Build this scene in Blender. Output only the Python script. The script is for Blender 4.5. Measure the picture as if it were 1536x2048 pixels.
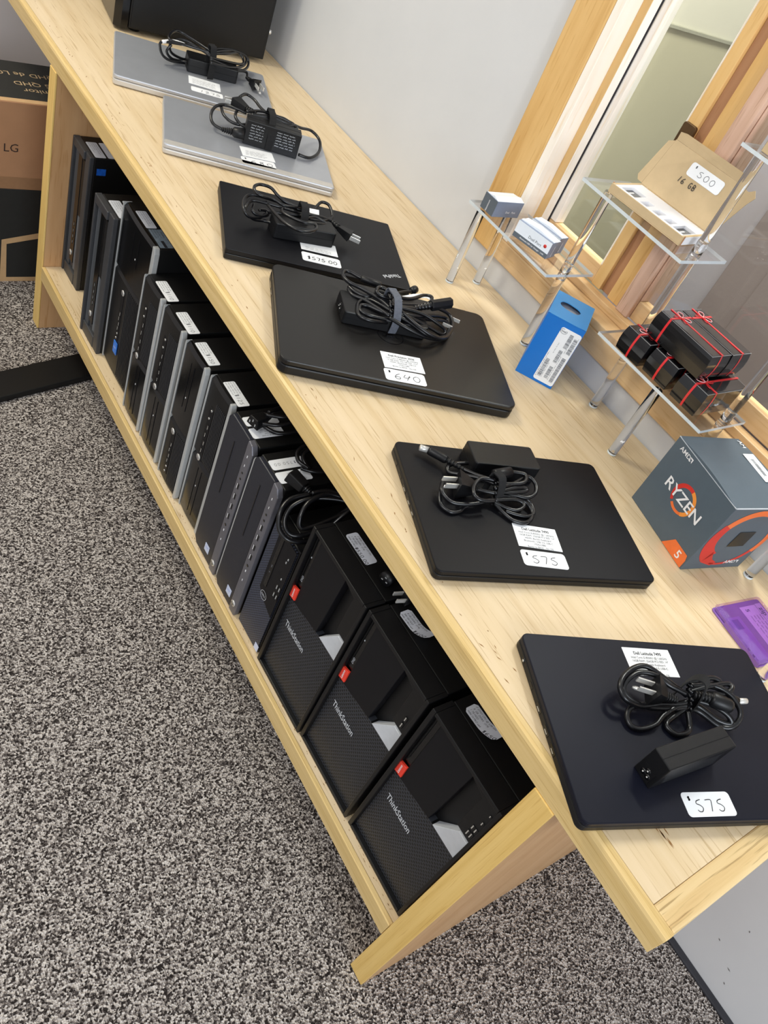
import bpy, bmesh, math, random
from mathutils import Matrix, Vector

random.seed(7)
for o in list(bpy.data.objects):
    bpy.data.objects.remove(o)
SC = bpy.context.scene
COL = SC.collection
PI = math.pi

# ------------------------------------------------------------------ camera
cam_data = bpy.data.cameras.new('camera')
cam = bpy.data.objects.new('camera', cam_data)
COL.objects.link(cam)
cam_data.sensor_fit = 'VERTICAL'
cam_data.sensor_height = 36.0
cam_data.lens = 1627.96 / 2048.0 * 36.0
cam_data.clip_start = 0.02
RX = Vector((0.79289767, -0.50454231, 0.34168748))
RY = Vector((0.17258412, 0.72371738, 0.66816755))
RZ = Vector((-0.58440397, -0.47081866, 0.66090982))
CP = Vector((-0.57748, 0.06480, 1.32323))
cam.matrix_world = Matrix(((RX.x, RY.x, RZ.x, CP.x), (RX.y, RY.y, RZ.y, CP.y), (RX.z, RY.z, RZ.z, CP.z), (0, 0, 0, 1)))
SC.camera = cam

# ------------------------------------------------------------------ world and lamps
W = bpy.data.worlds.new('world')
SC.world = W
W.use_nodes = True
bg = W.node_tree.nodes['Background']
bg.inputs[0].default_value = (0.93, 0.96, 1.0, 1)
bg.inputs[1].default_value = 0.50

def area(name, loc, target, sx, sy, power, col):
    l = bpy.data.lights.new(name, 'AREA')
    l.shape = 'RECTANGLE'
    l.size = sx
    l.size_y = sy
    l.energy = power
    l.color = col
    o = bpy.data.objects.new(name, l)
    COL.objects.link(o)
    o.location = loc
    d = Vector(target) - Vector(loc)
    o.rotation_euler = d.to_track_quat('-Z', 'Y').to_euler()
    return o

# fluorescent ceiling troffers and the shop window behind the photographer
area('ceiling_lamp', (-0.80, 2.10, 2.42), (-0.70, 1.9, 0), 0.6, 0.6, 25, (1.0, 0.94, 0.76))
area('ceiling_lamp', (-1.9, 0.2, 2.45), (-1.9, 0.2, 0), 0.6, 1.2, 27, (1.0, 0.985, 0.965))
area('shop_window_light', (-0.6, -2.6, 1.7), (0.3, 1.0, 0.9), 1.8, 1.3, 52, (0.84, 0.92, 1.0))
area('next_room_fill', (1.0, 0.9, 2.5), (1.0, 1.0, 0), 0.5, 0.5, 55, (1.0, 0.98, 0.95))  # unseen fill light added to brighten the room behind the glass

sl = bpy.data.lights.new('jamb_fill_spot', 'SPOT')  # added fill spot, no such fitting known; whitens the window jamb
sl.energy = 55
sl.spot_size = math.radians(30)
sl.spot_blend = 0.8
sl.shadow_soft_size = 0.06
sl.color = (1.0, 0.97, 0.93)
so_ = bpy.data.objects.new('jamb_fill_spot', sl)
COL.objects.link(so_)
so_.location = (-0.15, -1.0, 2.4)
so_.rotation_euler = (Vector((0.62, 1.02, 1.35)) - Vector(so_.location)).to_track_quat('-Z', 'Y').to_euler()

SC.view_settings.view_transform = 'Standard'
SC.view_settings.look = 'None'
SC.view_settings.gamma = 1.0
SC.view_settings.use_curve_mapping = False
SC.view_settings.exposure = 0.24

# ------------------------------------------------------------------ materials
def lin(r, g, b):
    f = lambda c: (c / 255 / 12.92) if c / 255 <= 0.04045 else ((c / 255 + 0.055) / 1.055) ** 2.4
    return (f(r), f(g), f(b), 1)

def newmat(name):
    m = bpy.data.materials.new(name)
    m.use_nodes = True
    nt = m.node_tree
    return m, nt, nt.nodes['Principled BSDF']

def N(nt, kind, **kw):
    n = nt.nodes.new(kind)
    for k, v in kw.items():
        setattr(n, k, v)
    return n

def ramp(nt, src, stops):
    r = N(nt, 'ShaderNodeValToRGB')
    el = r.color_ramp.elements
    while len(el) < len(stops):
        el.new(0.5)
    for e, (p, c) in zip(el, stops):
        e.position = p
        e.color = c
    nt.links.new(src, r.inputs[0])
    return r.outputs[0]

def coords(nt, scale):
    t = N(nt, 'ShaderNodeTexCoord')
    mp = N(nt, 'ShaderNodeMapping')
    mp.inputs['Scale'].default_value = scale
    nt.links.new(t.outputs['Object'], mp.inputs[0])
    return mp.outputs[0]

def noise(nt, vec, scale, detail=3, rough=0.6):
    n = N(nt, 'ShaderNodeTexNoise')
    n.inputs['Scale'].default_value = scale
    n.inputs['Detail'].default_value = detail
    n.inputs['Roughness'].default_value = rough
    nt.links.new(vec, n.inputs['Vector'])
    return n.outputs['Fac']

def bump(nt, b, h, strength, dist):
    n = N(nt, 'ShaderNodeBump')
    n.inputs['Strength'].default_value = strength
    n.inputs['Distance'].default_value = dist
    nt.links.new(h, n.inputs['Height'])
    nt.links.new(n.outputs[0], b.inputs['Normal'])

def plain(name, rgb, rough=0.5, metal=0.0, spec=0.5, var=0.06, scale=60, bmp=0.0, coat=0.0):
    m, nt, b = newmat(name)
    c = lin(*rgb)
    v = coords(nt, (1, 1, 1))
    f = noise(nt, v, scale)
    lo = tuple(x * (1 - var) for x in c[:3]) + (1,)
    hi = tuple(min(1, x * (1 + var)) for x in c[:3]) + (1,)
    nt.links.new(ramp(nt, f, [(0.3, lo), (0.7, hi)]), b.inputs['Base Color'])
    b.inputs['Roughness'].default_value = rough
    b.inputs['Metallic'].default_value = metal
    b.inputs['Specular IOR Level'].default_value = spec
    b.inputs['Coat Weight'].default_value = coat
    b.inputs['Coat Roughness'].default_value = 0.15
    if bmp:
        bump(nt, b, noise(nt, v, scale * 12, 2), bmp, 0.0004)
    return m

def wood(name, axis, light, mid, dark, rough=0.42, fine=1.0, pores=0.35):
    """soft broad figure, fine straight grain and short dark pores, all running along one axis"""
    m, nt, b = newmat(name)
    def stretched(along, across):
        sc = [across] * 3
        sc[axis] = along
        return coords(nt, tuple(sc))
    f1 = noise(nt, stretched(3.0, 60.0 * fine), 1.0, 4, 0.55)
    f2 = noise(nt, stretched(1.1, 11.0), 1.0, 3, 0.5)
    f3 = noise(nt, stretched(14.0, 330.0 * fine), 1.0, 2, 0.5)
    base = ramp(nt, f1, [(0.28, lin(*dark)), (0.45, lin(*mid)), (0.68, lin(*light))])
    tint = ramp(nt, f2, [(0.30, (0.94, 0.91, 0.85, 1)), (0.62, (1, 1, 1, 1))])
    k = 1.0 - pores
    pore = ramp(nt, f3, [(0.30, (k, k * 0.93, k * 0.82, 1)), (0.42, (1, 1, 1, 1))])
    last = base
    for other in (tint, pore):
        mx = N(nt, 'ShaderNodeMix', data_type='RGBA', blend_type='MULTIPLY')
        mx.inputs[0].default_value = 1.0
        nt.links.new(last, mx.inputs[6])
        nt.links.new(other, mx.inputs[7])
        last = mx.outputs[2]
    nt.links.new(last, b.inputs['Base Color'])
    b.inputs['Roughness'].default_value = rough
    b.inputs['Specular IOR Level'].default_value = 0.4
    bump(nt, b, f3, 0.08, 0.0004)
    return m

def carpet_mat():
    m, nt, b = newmat('carpet_speckled')
    v = coords(nt, (1, 1, 1))
    vo = N(nt, 'ShaderNodeTexVoronoi')
    vo.inputs['Scale'].default_value = 330
    nt.links.new(v, vo.inputs['Vector'])
    sep = N(nt, 'ShaderNodeSeparateColor')
    nt.links.new(vo.outputs['Color'], sep.inputs[0])
    f = noise(nt, v, 260, 2, 0.7)
    add = N(nt, 'ShaderNodeMath', operation='MULTIPLY_ADD')
    nt.links.new(sep.outputs[0], add.inputs[0])
    add.inputs[1].default_value = 0.55
    sub = N(nt, 'ShaderNodeMath', operation='MULTIPLY_ADD')
    nt.links.new(f, sub.inputs[0])
    sub.inputs[1].default_value = 0.9
    sub.inputs[2].default_value = -0.22
    nt.links.new(sub.outputs[0], add.inputs[2])
    col = ramp(nt, add.outputs[0], [(0.26, lin(38, 33, 31)), (0.40, lin(84, 77, 74)), (0.53, lin(140, 132, 127)), (0.72, lin(206, 198, 191))])
    nt.links.new(col, b.inputs['Base Color'])
    b.inputs['Roughness'].default_value = 0.95
    b.inputs['Specular IOR Level'].default_value = 0.15
    bump(nt, b, vo.outputs['Distance'], 0.8, 0.004)
    return m

def grille_mat(name, rgb, hole, pitch_x, pitch_z, hole_size, stagger=True, rough=0.45):
    """perforated sheet seen face on: pitch in metres along local x and z"""
    m, nt, b = newmat(name)
    t = N(nt, 'ShaderNodeTexCoord')
    s = N(nt, 'ShaderNodeSeparateXYZ')
    nt.links.new(t.outputs['Object'], s.inputs[0])
    def mth(op, a, c=None, d=None):
        n = N(nt, 'ShaderNodeMath', operation=op)
        for i, x in enumerate((a, c, d)):
            if x is None:
                continue
            if isinstance(x, (int, float)):
                n.inputs[i].default_value = x
            else:
                nt.links.new(x, n.inputs[i])
        return n.outputs[0]
    z = mth('DIVIDE', s.outputs[2], pitch_z)
    x = mth('DIVIDE', s.outputs[0], pitch_x)
    if stagger:
        row = mth('FLOOR', z)
        odd = mth('MULTIPLY', mth('MODULO', row, 2.0), 0.5)
        x = mth('ADD', x, odd)
    fx = mth('SUBTRACT', mth('FRACT', x), 0.5)
    fz = mth('SUBTRACT', mth('FRACT', z), 0.5)
    d = mth('SQRT', mth('ADD', mth('MULTIPLY', fx, fx), mth('MULTIPLY', fz, fz)))
    hm = mth('LESS_THAN', d, hole_size)
    mx = N(nt, 'ShaderNodeMix', data_type='RGBA')
    nt.links.new(hm, mx.inputs[0])
    mx.inputs[6].default_value = lin(*rgb)
    mx.inputs[7].default_value = lin(*hole)
    nt.links.new(mx.outputs[2], b.inputs['Base Color'])
    b.inputs['Roughness'].default_value = rough
    bump(nt, b, mth('SUBTRACT', 1.0, hm), 0.6, 0.001)
    return m

def glass(name, col=(1, 1, 1, 1), rough=0.0, ior=1.49):
    m, nt, b = newmat(name)
    b.inputs['Base Color'].default_value = col
    b.inputs['Roughness'].default_value = rough
    b.inputs['IOR'].default_value = ior
    b.inputs['Transmission Weight'].default_value = 1.0
    return m

def pane_mat(name, tint=(1, 1, 1, 1), refl=1.0):
    """thin sheet: clear, with a Fresnel reflection"""
    m, nt, b = newmat(name)
    nt.nodes.remove(b)
    out = nt.nodes['Material Output']
    tr = N(nt, 'ShaderNodeBsdfTransparent')
    tr.inputs[0].default_value = tint
    gl = N(nt, 'ShaderNodeBsdfGlossy')
    gl.inputs['Roughness'].default_value = 0.02
    fr = N(nt, 'ShaderNodeFresnel')
    ge = N(nt, 'ShaderNodeNewGeometry')
    io = N(nt, 'ShaderNodeMath', operation='MULTIPLY_ADD')      # a thin sheet reflects the same from both sides
    nt.links.new(ge.outputs['Backfacing'], io.inputs[0])
    io.inputs[1].default_value = 1.0 / 1.49 - 1.49
    io.inputs[2].default_value = 1.49
    inv = N(nt, 'ShaderNodeMath', operation='DIVIDE')
    nt.links.new(io.outputs[0], fr.inputs[0])
    nt.nodes.remove(inv)
    mu = N(nt, 'ShaderNodeMath', operation='MULTIPLY')
    mu.inputs[1].default_value = refl
    nt.links.new(fr.outputs[0], mu.inputs[0])
    mx = N(nt, 'ShaderNodeMixShader')
    nt.links.new(mu.outputs[0], mx.inputs[0])
    nt.links.new(tr.outputs[0], mx.inputs[1])
    nt.links.new(gl.outputs[0], mx.inputs[2])
    nt.links.new(mx.outputs[0], out.inputs[0])
    return m

OAK_Y = wood('oak_laminate', 1, (227, 206, 173), (222, 200, 164), (213, 188, 149), pores=0.22)
OAK_Z = wood('oak_edge', 2, (236, 202, 128), (230, 194, 118), (221, 183, 105), rough=0.45, fine=2.0, pores=0.12)
OAK_X = wood('oak_endgrain_band', 0, (226, 200, 152), (216, 186, 134), (200, 166, 114), fine=1.2, pores=0.4)
EDGE_Y = wood('oak_front_edge', 1, (222, 194, 138), (216, 187, 128), (208, 176, 114), fine=2.2, pores=0.18)
VENEER = wood('oak_veneer_panel', 2, (204, 164, 120), (198, 156, 112), (190, 147, 102), fine=0.7, pores=0.15)
PINE_Z = wood('pine_trim_upright', 2, (228, 190, 130), (222, 181, 118), (210, 166, 102), fine=0.5, pores=0.12)
PINE_Y = wood('pine_trim_level', 1, (232, 200, 156), (224, 188, 140), (208, 168, 118), fine=0.5, pores=0.12)
PINE_PALE = wood('pine_sash', 2, (255, 250, 243), (254, 247, 238), (250, 240, 228), fine=0.5, pores=0.05)
PINE_PINK = wood('pine_post', 2, (218, 184, 164), (208, 172, 150), (194, 156, 132), fine=0.9, pores=0.3)
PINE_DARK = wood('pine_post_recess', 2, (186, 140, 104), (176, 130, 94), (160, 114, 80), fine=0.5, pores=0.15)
CARPET = carpet_mat()
PAINT = plain('wall_paint', (208, 209, 211), 0.75, var=0.015, scale=8, bmp=0.15, spec=0.25)
PAINT_FAR = plain('wall_paint_far', (198, 192, 192), 0.8, var=0.015, scale=8, spec=0.2)
PAINT_KHAKI = plain('wall_paint_khaki', (176, 170, 142), 0.8, var=0.02, scale=5, spec=0.2)
PAINT_KHAKI_L = plain('wall_paint_khaki_upper', (200, 196, 176), 0.8, var=0.02, scale=5, spec=0.2)
PAINT_GREY = plain('wall_paint_grey', (158, 152, 158), 0.8, var=0.02, scale=5, spec=0.2)
PAINT_BROWN = plain('door_paint_brown', (128, 116, 114), 0.7, var=0.03, scale=5, spec=0.2)
BASEB = plain('baseboard_rubber', (44, 44, 50), 0.5, var=0.2, scale=30)
BLACK = plain('black_plastic', (15, 15, 17), 0.40, spec=0.38, var=0.15, scale=90, bmp=0.1)
BLACK_GLOSS = plain('black_gloss_plastic', (9, 9, 11), 0.18, var=0.1)
BLACK_STEEL = plain('black_painted_steel', (10, 10, 11), 0.5, spec=0.35, var=0.12, bmp=0.12)
LOUVRE = plain('louvre_black', (50, 50, 52), 0.45, var=0.06)
BLACK_MATT = plain('black_matt_lid', (16, 16, 20), 0.42, var=0.06, scale=30, spec=0.22)
LID_WARM = plain('black_soft_lid', (22, 20, 19), 0.36, var=0.05, scale=30, spec=0.45)
LID_SKY_TINT = plain('black_lid_sky_tint', (17, 19, 31), 0.40, var=0.05, scale=30, spec=0.22)  # bluish sky reflection painted into the lid's base colour
RUBBER = plain('black_cable_rubber', (14, 14, 17), 0.28, var=0.1, spec=0.55)
VELCRO = plain('black_strap_fabric', (20, 20, 22), 0.9, var=0.3, scale=400, bmp=0.6)
STRAP_GREY = plain('grey_strap_fabric', (92, 96, 106), 0.85, var=0.15, scale=300, bmp=0.5)
CHROME = plain('nickel_blade', (222, 220, 215), 0.25, metal=0.55, var=0.04)
SILVER = plain('silver_plastic', (176, 178, 178), 0.40, metal=0.1, var=0.04)
SILVER_LID = plain('brushed_silver_lid', (186, 189, 196), 0.36, metal=0.55, var=0.04, scale=20)
SILVER_BASE = plain('silver_base', (200, 196, 190), 0.34, metal=0.25, var=0.04)
GUN = plain('gunmetal_plastic', (108, 107, 114), 0.40, metal=0.35, var=0.04)
PAPER = plain('label_paper', (238, 240, 243), 0.6, var=0.015, spec=0.3)
PAPER_G = plain('label_paper_grey', (205, 208, 216), 0.6, var=0.03, spec=0.3)
INK = plain('ink_black', (32, 32, 38), 0.7, var=0.1)
INK_G = plain('ink_grey', (92, 94, 100), 0.7, var=0.1)
PRINT_W = plain('printed_white', (236, 236, 238), 0.5, var=0.02)
PRINT_S = plain('printed_silver', (200, 204, 210), 0.4, metal=0.05, var=0.05)
PRINT_R = plain('printed_red', (208, 52, 44), 0.5, var=0.05)
RED_TAG = plain('red_tag', (232, 62, 44), 0.45, var=0.04)
PRINT_O = plain('printed_orange', (236, 116, 56), 0.5, var=0.06)
PRINT_OY = plain('printed_amber', (240, 150, 62), 0.5, var=0.05)
INTEL_B = plain('sticker_blue', (52, 120, 214), 0.35, var=0.2, scale=120)
STICK_LB = plain('sticker_pale_blue', (196, 206, 232), 0.35, var=0.08, scale=120)
CARD = plain('corrugated_card', (196, 172, 134), 0.85, var=0.05, scale=40, bmp=0.15)
CARD_LG = plain('brown_card', (172, 128, 92), 0.85, var=0.04, scale=20, bmp=0.1)
CARD_EDGE = plain('brown_card_border', (196, 160, 116), 0.85, var=0.05)
PRINT_BLK = plain('box_print_black', (30, 30, 27), 0.7, var=0.12)
FOAM = plain('white_foam', (238, 238, 242), 0.7, var=0.02)
CHIP = plain('chip_grey', (126, 128, 130), 0.4, metal=0.4, var=0.1)
RYZEN = plain('ryzen_box_grey', (82, 95, 106), 0.5, var=0.03)
BLUE_BOX = plain('box_blue', (10, 112, 200), 0.42, var=0.05, scale=14)
BLUE_TOP = plain('box_blue_light', (62, 150, 220), 0.42, var=0.04, scale=14)
GIFT = plain('gift_box_black', (14, 14, 16), 0.10, var=0.1, coat=0.6)
RIBBON = plain('printed_ribbon_red', (220, 44, 48), 0.22, var=0.05, coat=0.5)
BOW_W = plain('printed_bow_outline', (236, 206, 210), 0.3, var=0.04)
BOX_GREY = plain('accessory_box_grey', (116, 128, 150), 0.35, var=0.06, coat=0.3)
BOX_WHITE = plain('accessory_box_white', (232, 238, 246), 0.4, var=0.02, coat=0.3)
BOX_BAND = plain('accessory_box_band', (92, 100, 108), 0.4, var=0.04)
BRONZE = plain('latch_bronze', (92, 70, 44), 0.45, metal=0.6, var=0.15)
ACRYLIC = glass('clear_acrylic', (0.985, 0.99, 0.99, 1))
SHEET = pane_mat('clear_acrylic_sheet', (0.96, 0.955, 0.96, 1), 1.2)
ACR_EDGE = plain('acrylic_polished_edge', (214, 222, 226), 0.12, var=0.05, spec=0.8)
PANE = pane_mat('window_glass', (0.95, 0.97, 0.95, 1), 1.0)
ZIP_CASE = pane_mat('purple_clear_case', (0.88, 0.77, 0.94, 1), 1.0)
ZIP_DISK = plain('purple_disk_plastic', (136, 96, 174), 0.35, var=0.05)
ZIP_LABEL = plain('disk_label_lilac', (204, 172, 228), 0.5, var=0.04)
ZIP_INK = plain('disk_print_purple', (70, 38, 128), 0.5, var=0.05)
HEX = grille_mat('hex_perforation', (48, 51, 58), (3, 3, 4), 0.0060, 0.0050, 0.36)
DELL_MESH = grille_mat('dell_perforation', (66, 72, 90), (10, 10, 14), 0.0052, 0.0030, 0.38)
DOTS = grille_mat('fine_texture', (36, 38, 48), (26, 27, 36), 0.0016, 0.0030, 0.30)
HATCH = grille_mat('ribbed_hatch', (104, 110, 118), (34, 36, 40), 0.05, 0.0030, 0.34, stagger=False)
LADDER = grille_mat('ladder_vent', (16, 17, 19), (84, 90, 96), 0.02, 0.0050, 0.20, stagger=False)

# ------------------------------------------------------------------ mesh building
TEXT_CACHE = {}

def text_mesh(body, bold):
    key = (body, bold)
    if key not in TEXT_CACHE:
        cu = bpy.data.curves.new('t', 'FONT')
        cu.body = body
        cu.size = 1.0
        cu.align_x = 'CENTER'
        cu.align_y = 'CENTER'
        cu.resolution_u = 2
        cu.offset = 0.013 if bold else 0.0
        ob = bpy.data.objects.new('t', cu)
        COL.objects.link(ob)
        dg = bpy.context.evaluated_depsgraph_get()
        me = bpy.data.meshes.new_from_object(ob.evaluated_get(dg))
        vs = [v.co.copy() for v in me.vertices]
        fs = [tuple(p.vertices) for p in me.polygons]
        bpy.data.objects.remove(ob)
        bpy.data.curves.remove(cu)
        bpy.data.meshes.remove(me)
        TEXT_CACHE[key] = (vs, fs)
    return TEXT_CACHE[key]

# one-line pen strokes for the handwritten prices, in a 1 x 1 box
PEN = {
    '5': [[(0.85, 1.0), (0.3, 0.9), (0.15, 0.68), (0.55, 0.55), (0.85, 0.3), (0.6, 0.03), (0.2, 0.02), (0.02, 0.16)]],
    '7': [[(0.0, 0.95), (0.5, 0.98), (0.85, 0.92), (0.7, 0.5), (0.45, 0.0)]],
    '6': [[(0.8, 1.0), (0.3, 0.7), (0.05, 0.3), (0.25, 0.0), (0.7, 0.05), (0.75, 0.35), (0.35, 0.42), (0.1, 0.25)]],
    '4': [[(0.3, 1.0), (0.0, 0.45), (0.6, 0.5), (0.95, 0.75)], [(0.9, 0.95), (0.6, 0.4), (0.4, 0.0)]],
    '0': [[(0.5, 1.0), (0.12, 0.75), (0.05, 0.35), (0.35, 0.0), (0.75, 0.1), (0.95, 0.5), (0.8, 0.9), (0.45, 1.0)]],
    '1': [[(0.6, 1.0), (0.4, 0.0)]],
    '3': [[(0.1, 0.9), (0.6, 1.0), (0.75, 0.75), (0.4, 0.55), (0.8, 0.3), (0.55, 0.0), (0.1, 0.08)]],
    '2': [[(0.1, 0.8), (0.45, 1.0), (0.8, 0.75), (0.1, 0.02), (0.9, 0.05)]],
    '8': [[(0.8, 0.85), (0.4, 1.0), (0.2, 0.75), (0.75, 0.35), (0.5, 0.0), (0.15, 0.25), (0.8, 0.85)]],
    '9': [[(0.8, 0.8), (0.4, 1.0), (0.15, 0.7), (0.5, 0.5), (0.8, 0.8), (0.6, 0.0)]],
    'G': [[(0.85, 0.9), (0.4, 1.0), (0.08, 0.5), (0.4, 0.0), (0.85, 0.15), (0.85, 0.45), (0.5, 0.45)]],
    'B': [[(0.15, 0.0), (0.15, 1.0), (0.7, 0.9), (0.65, 0.6), (0.2, 0.5), (0.8, 0.4), (0.7, 0.05), (0.15, 0.0)]],
    '$': [[(0.8, 0.85), (0.3, 0.85), (0.3, 0.55), (0.7, 0.45), (0.65, 0.15), (0.15, 0.15)], [(0.6, 1.05), (0.4, -0.05)], [(0.72, 1.05), (0.5, -0.05)]],
    '.': [[(0.4, 0.0), (0.5, 0.08)]],
    ' ': [],
}

def smooth(pts, sub=5):
    """Catmull-Rom through 3-D points"""
    P = [Vector(p) for p in pts]
    if len(P) < 3:
        return P
    out = []
    for i in range(len(P) - 1):
        p0 = P[max(i - 1, 0)]
        p1, p2 = P[i], P[i + 1]
        p3 = P[min(i + 2, len(P) - 1)]
        for k in range(sub):
            t = k / sub
            out.append(0.5 * ((2 * p1) + (p2 - p0) * t + (2 * p0 - 5 * p1 + 4 * p2 - p3) * t * t + (3 * p1 - p0 - 3 * p2 + p3) * t ** 3))
    out.append(P[-1])
    return out

class MB:
    def __init__(self, M=None):
        self.v, self.f, self.mi, self.sm = [], [], [], []
        self.M = M or Matrix()

    def add(self, verts, faces, m=0, s=False):
        b = len(self.v)
        self.v += [self.M @ Vector(p) for p in verts]
        for f in faces:
            self.f.append(tuple(b + i for i in f))
            self.mi.append(m)
            self.sm.append(s)
        return self

    def box(self, a, b, m=0):
        x0, y0, z0 = (min(a[i], b[i]) for i in range(3))
        x1, y1, z1 = (max(a[i], b[i]) for i in range(3))
        vs = [(x0, y0, z0), (x1, y0, z0), (x1, y1, z0), (x0, y1, z0), (x0, y0, z1), (x1, y0, z1), (x1, y1, z1), (x0, y1, z1)]
        return self.add(vs, [(0, 3, 2, 1), (4, 5, 6, 7), (0, 1, 5, 4), (1, 2, 6, 5), (2, 3, 7, 6), (3, 0, 4, 7)], m)

    def hexa(self, vs, m=0):
        return self.add(vs, [(0, 3, 2, 1), (4, 5, 6, 7), (0, 1, 5, 4), (1, 2, 6, 5), (2, 3, 7, 6), (3, 0, 4, 7)], m)

    def prism(self, pts, lo, hi, plane='xy', m=0):
        """extrude a polygon; plane 'xz' extrudes along y, 'yz' along x"""
        def p3(p, t):
            return {'xy': (p[0], p[1], t), 'xz': (p[0], t, p[1]), 'yz': (t, p[0], p[1])}[plane]
        n = len(pts)
        vs = [p3(p, lo) for p in pts] + [p3(p, hi) for p in pts]
        fs = [tuple(range(n - 1, -1, -1)), tuple(range(n, 2 * n))] + [(i, (i + 1) % n, n + (i + 1) % n, n + i) for i in range(n)]
        return self.add(vs, fs, m)

    def slab(self, x0, y0, x1, y1, z0, z1, r=0.006, bev=0.001, seg=6, m=0, bevb=None):
        """rounded rectangle slab in xy with chamfered rims"""
        bevb = bev if bevb is None else bevb
        def ring(inset, z):
            a0, b0, a1, b1 = x0 + inset, y0 + inset, x1 - inset, y1 - inset
            rr = max(r - inset, 0.0002)
            out = []
            for cx, cy, st in ((a1 - rr, b1 - rr, 0), (a0 + rr, b1 - rr, 1), (a0 + rr, b0 + rr, 2), (a1 - rr, b0 + rr, 3)):
                for k in range(seg + 1):
                    t = (st + k / seg) * PI / 2
                    out.append((cx + rr * math.cos(t), cy + rr * math.sin(t), z))
            return out
        rings = [ring(bevb, z0), ring(bevb * 0.3, z0 + bevb * 0.3), ring(0, z0 + bevb), ring(0, z1 - bev), ring(bev * 0.3, z1 - bev * 0.3), ring(bev, z1)]
        n = len(rings[0])
        vs = [p for q in rings for p in q]
        fs = [tuple(range(n - 1, -1, -1)), tuple(range(5 * n, 6 * n))]
        for k in range(5):
            fs += [(k * n + i, k * n + (i + 1) % n, (k + 1) * n + (i + 1) % n, (k + 1) * n + i) for i in range(n)]
        return self.add(vs, fs, m)

    def tube(self, pts, r, seg=8, m=0, sub=5, closed=False):
        P = smooth(pts, sub) if len(pts) > 2 else [Vector(p) for p in pts]
        n = len(P)
        rr = r if isinstance(r, (list, tuple)) else None
        up = Vector((0.31, 0.17, 0.93)).normalized()
        vs = []
        prev = None
        for i, p in enumerate(P):
            t = (P[min(i + 1, n - 1)] - P[max(i - 1, 0)])
            if t.length < 1e-9:
                t = Vector((1, 0, 0))
            t.normalize()
            a = prev if prev is not None else up
            a = a - t * a.dot(t)
            if a.length < 1e-5:
                a = t.orthogonal()
            a.normalize()
            prev = a
            b = t.cross(a)
            rad = r if rr is None else rr[0] + (rr[1] - rr[0]) * i / (n - 1)
            for k in range(seg):
                an = 2 * PI * k / seg
                vs.append(p + (a * math.cos(an) + b * math.sin(an)) * rad)
        fs = []
        for i in range(n - 1):
            for k in range(seg):
                fs.append((i * seg + k, i * seg + (k + 1) % seg, (i + 1) * seg + (k + 1) % seg, (i + 1) * seg + k))
        fs.append(tuple(range(seg - 1, -1, -1)))
        fs.append(tuple((n - 1) * seg + k for k in range(seg)))
        return self.add(vs, fs, m, True)

    def lathe(self, p0, p1, prof, seg=16, m=0):
        """rings along p0->p1; prof = [(t, radius), ...]"""
        p0, p1 = Vector(p0), Vector(p1)
        d = (p1 - p0)
        t = d.normalized()
        a = t.orthogonal().normalized()
        b = t.cross(a)
        vs = []
        for u, r in prof:
            c = p0 + d * u
            for k in range(seg):
                an = 2 * PI * k / seg
                vs.append(c + (a * math.cos(an) + b * math.sin(an)) * max(r, 1e-5))
        n = len(prof)
        fs = [(i * seg + k, i * seg + (k + 1) % seg, (i + 1) * seg + (k + 1) % seg, (i + 1) * seg + k) for i in range(n - 1) for k in range(seg)]
        fs += [tuple(range(seg - 1, -1, -1)), tuple((n - 1) * seg + k for k in range(seg))]
        return self.add(vs, fs, m, True)

    def flat(self, pts, m=0):
        return self.add(pts, [tuple(range(len(pts)))], m)

    def text(self, body, O, X, Y, size, m=1, bold=False, sx=1.0, shear=0.0):
        """flat lettering centred on O in the plane of X and Y"""
        vs, fs = text_mesh(body, bold)
        O, X, Y = Vector(O), Vector(X).normalized(), Vector(Y).normalized()
        return self.add([O + X * ((v.x + shear * v.y) * size * sx) + Y * (v.y * size) for v in vs], fs, m)

    def pen(self, body, O, X, Y, h, w=None, gap=0.35, stroke=0.0007, m=1):
        """hand-drawn lettering, centred on O"""
        O, X, Y = Vector(O), Vector(X).normalized(), Vector(Y).normalized()
        w = w or h * 0.75
        adv = w * (1 + gap)
        wid = sum(adv * (0.5 if c == '.' else 1) for c in body) - w * gap
        x = -wid / 2
        for c in body:
            for st in PEN.get(c, []):
                pts = smooth([(p[0] * w + x, p[1] * h - h / 2, 0) for p in st], 4)
                L, R_ = [], []
                for i, p in enumerate(pts):
                    t = pts[min(i + 1, len(pts) - 1)] - pts[max(i - 1, 0)]
                    n = Vector((-t.y, t.x, 0))
                    n = n.normalized() if n.length > 0 else Vector((0, 1, 0))
                    L.append(p + n * stroke / 2)
                    R_.append(p - n * stroke / 2)
                q = [O + X * a.x + Y * a.y for a in L + R_]
                k = len(pts)
                self.add(q, [(i, k + i, k + i + 1, i + 1) for i in range(k - 1)], m)
            x += adv * (0.5 if c == '.' else 1)
        return self

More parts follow.
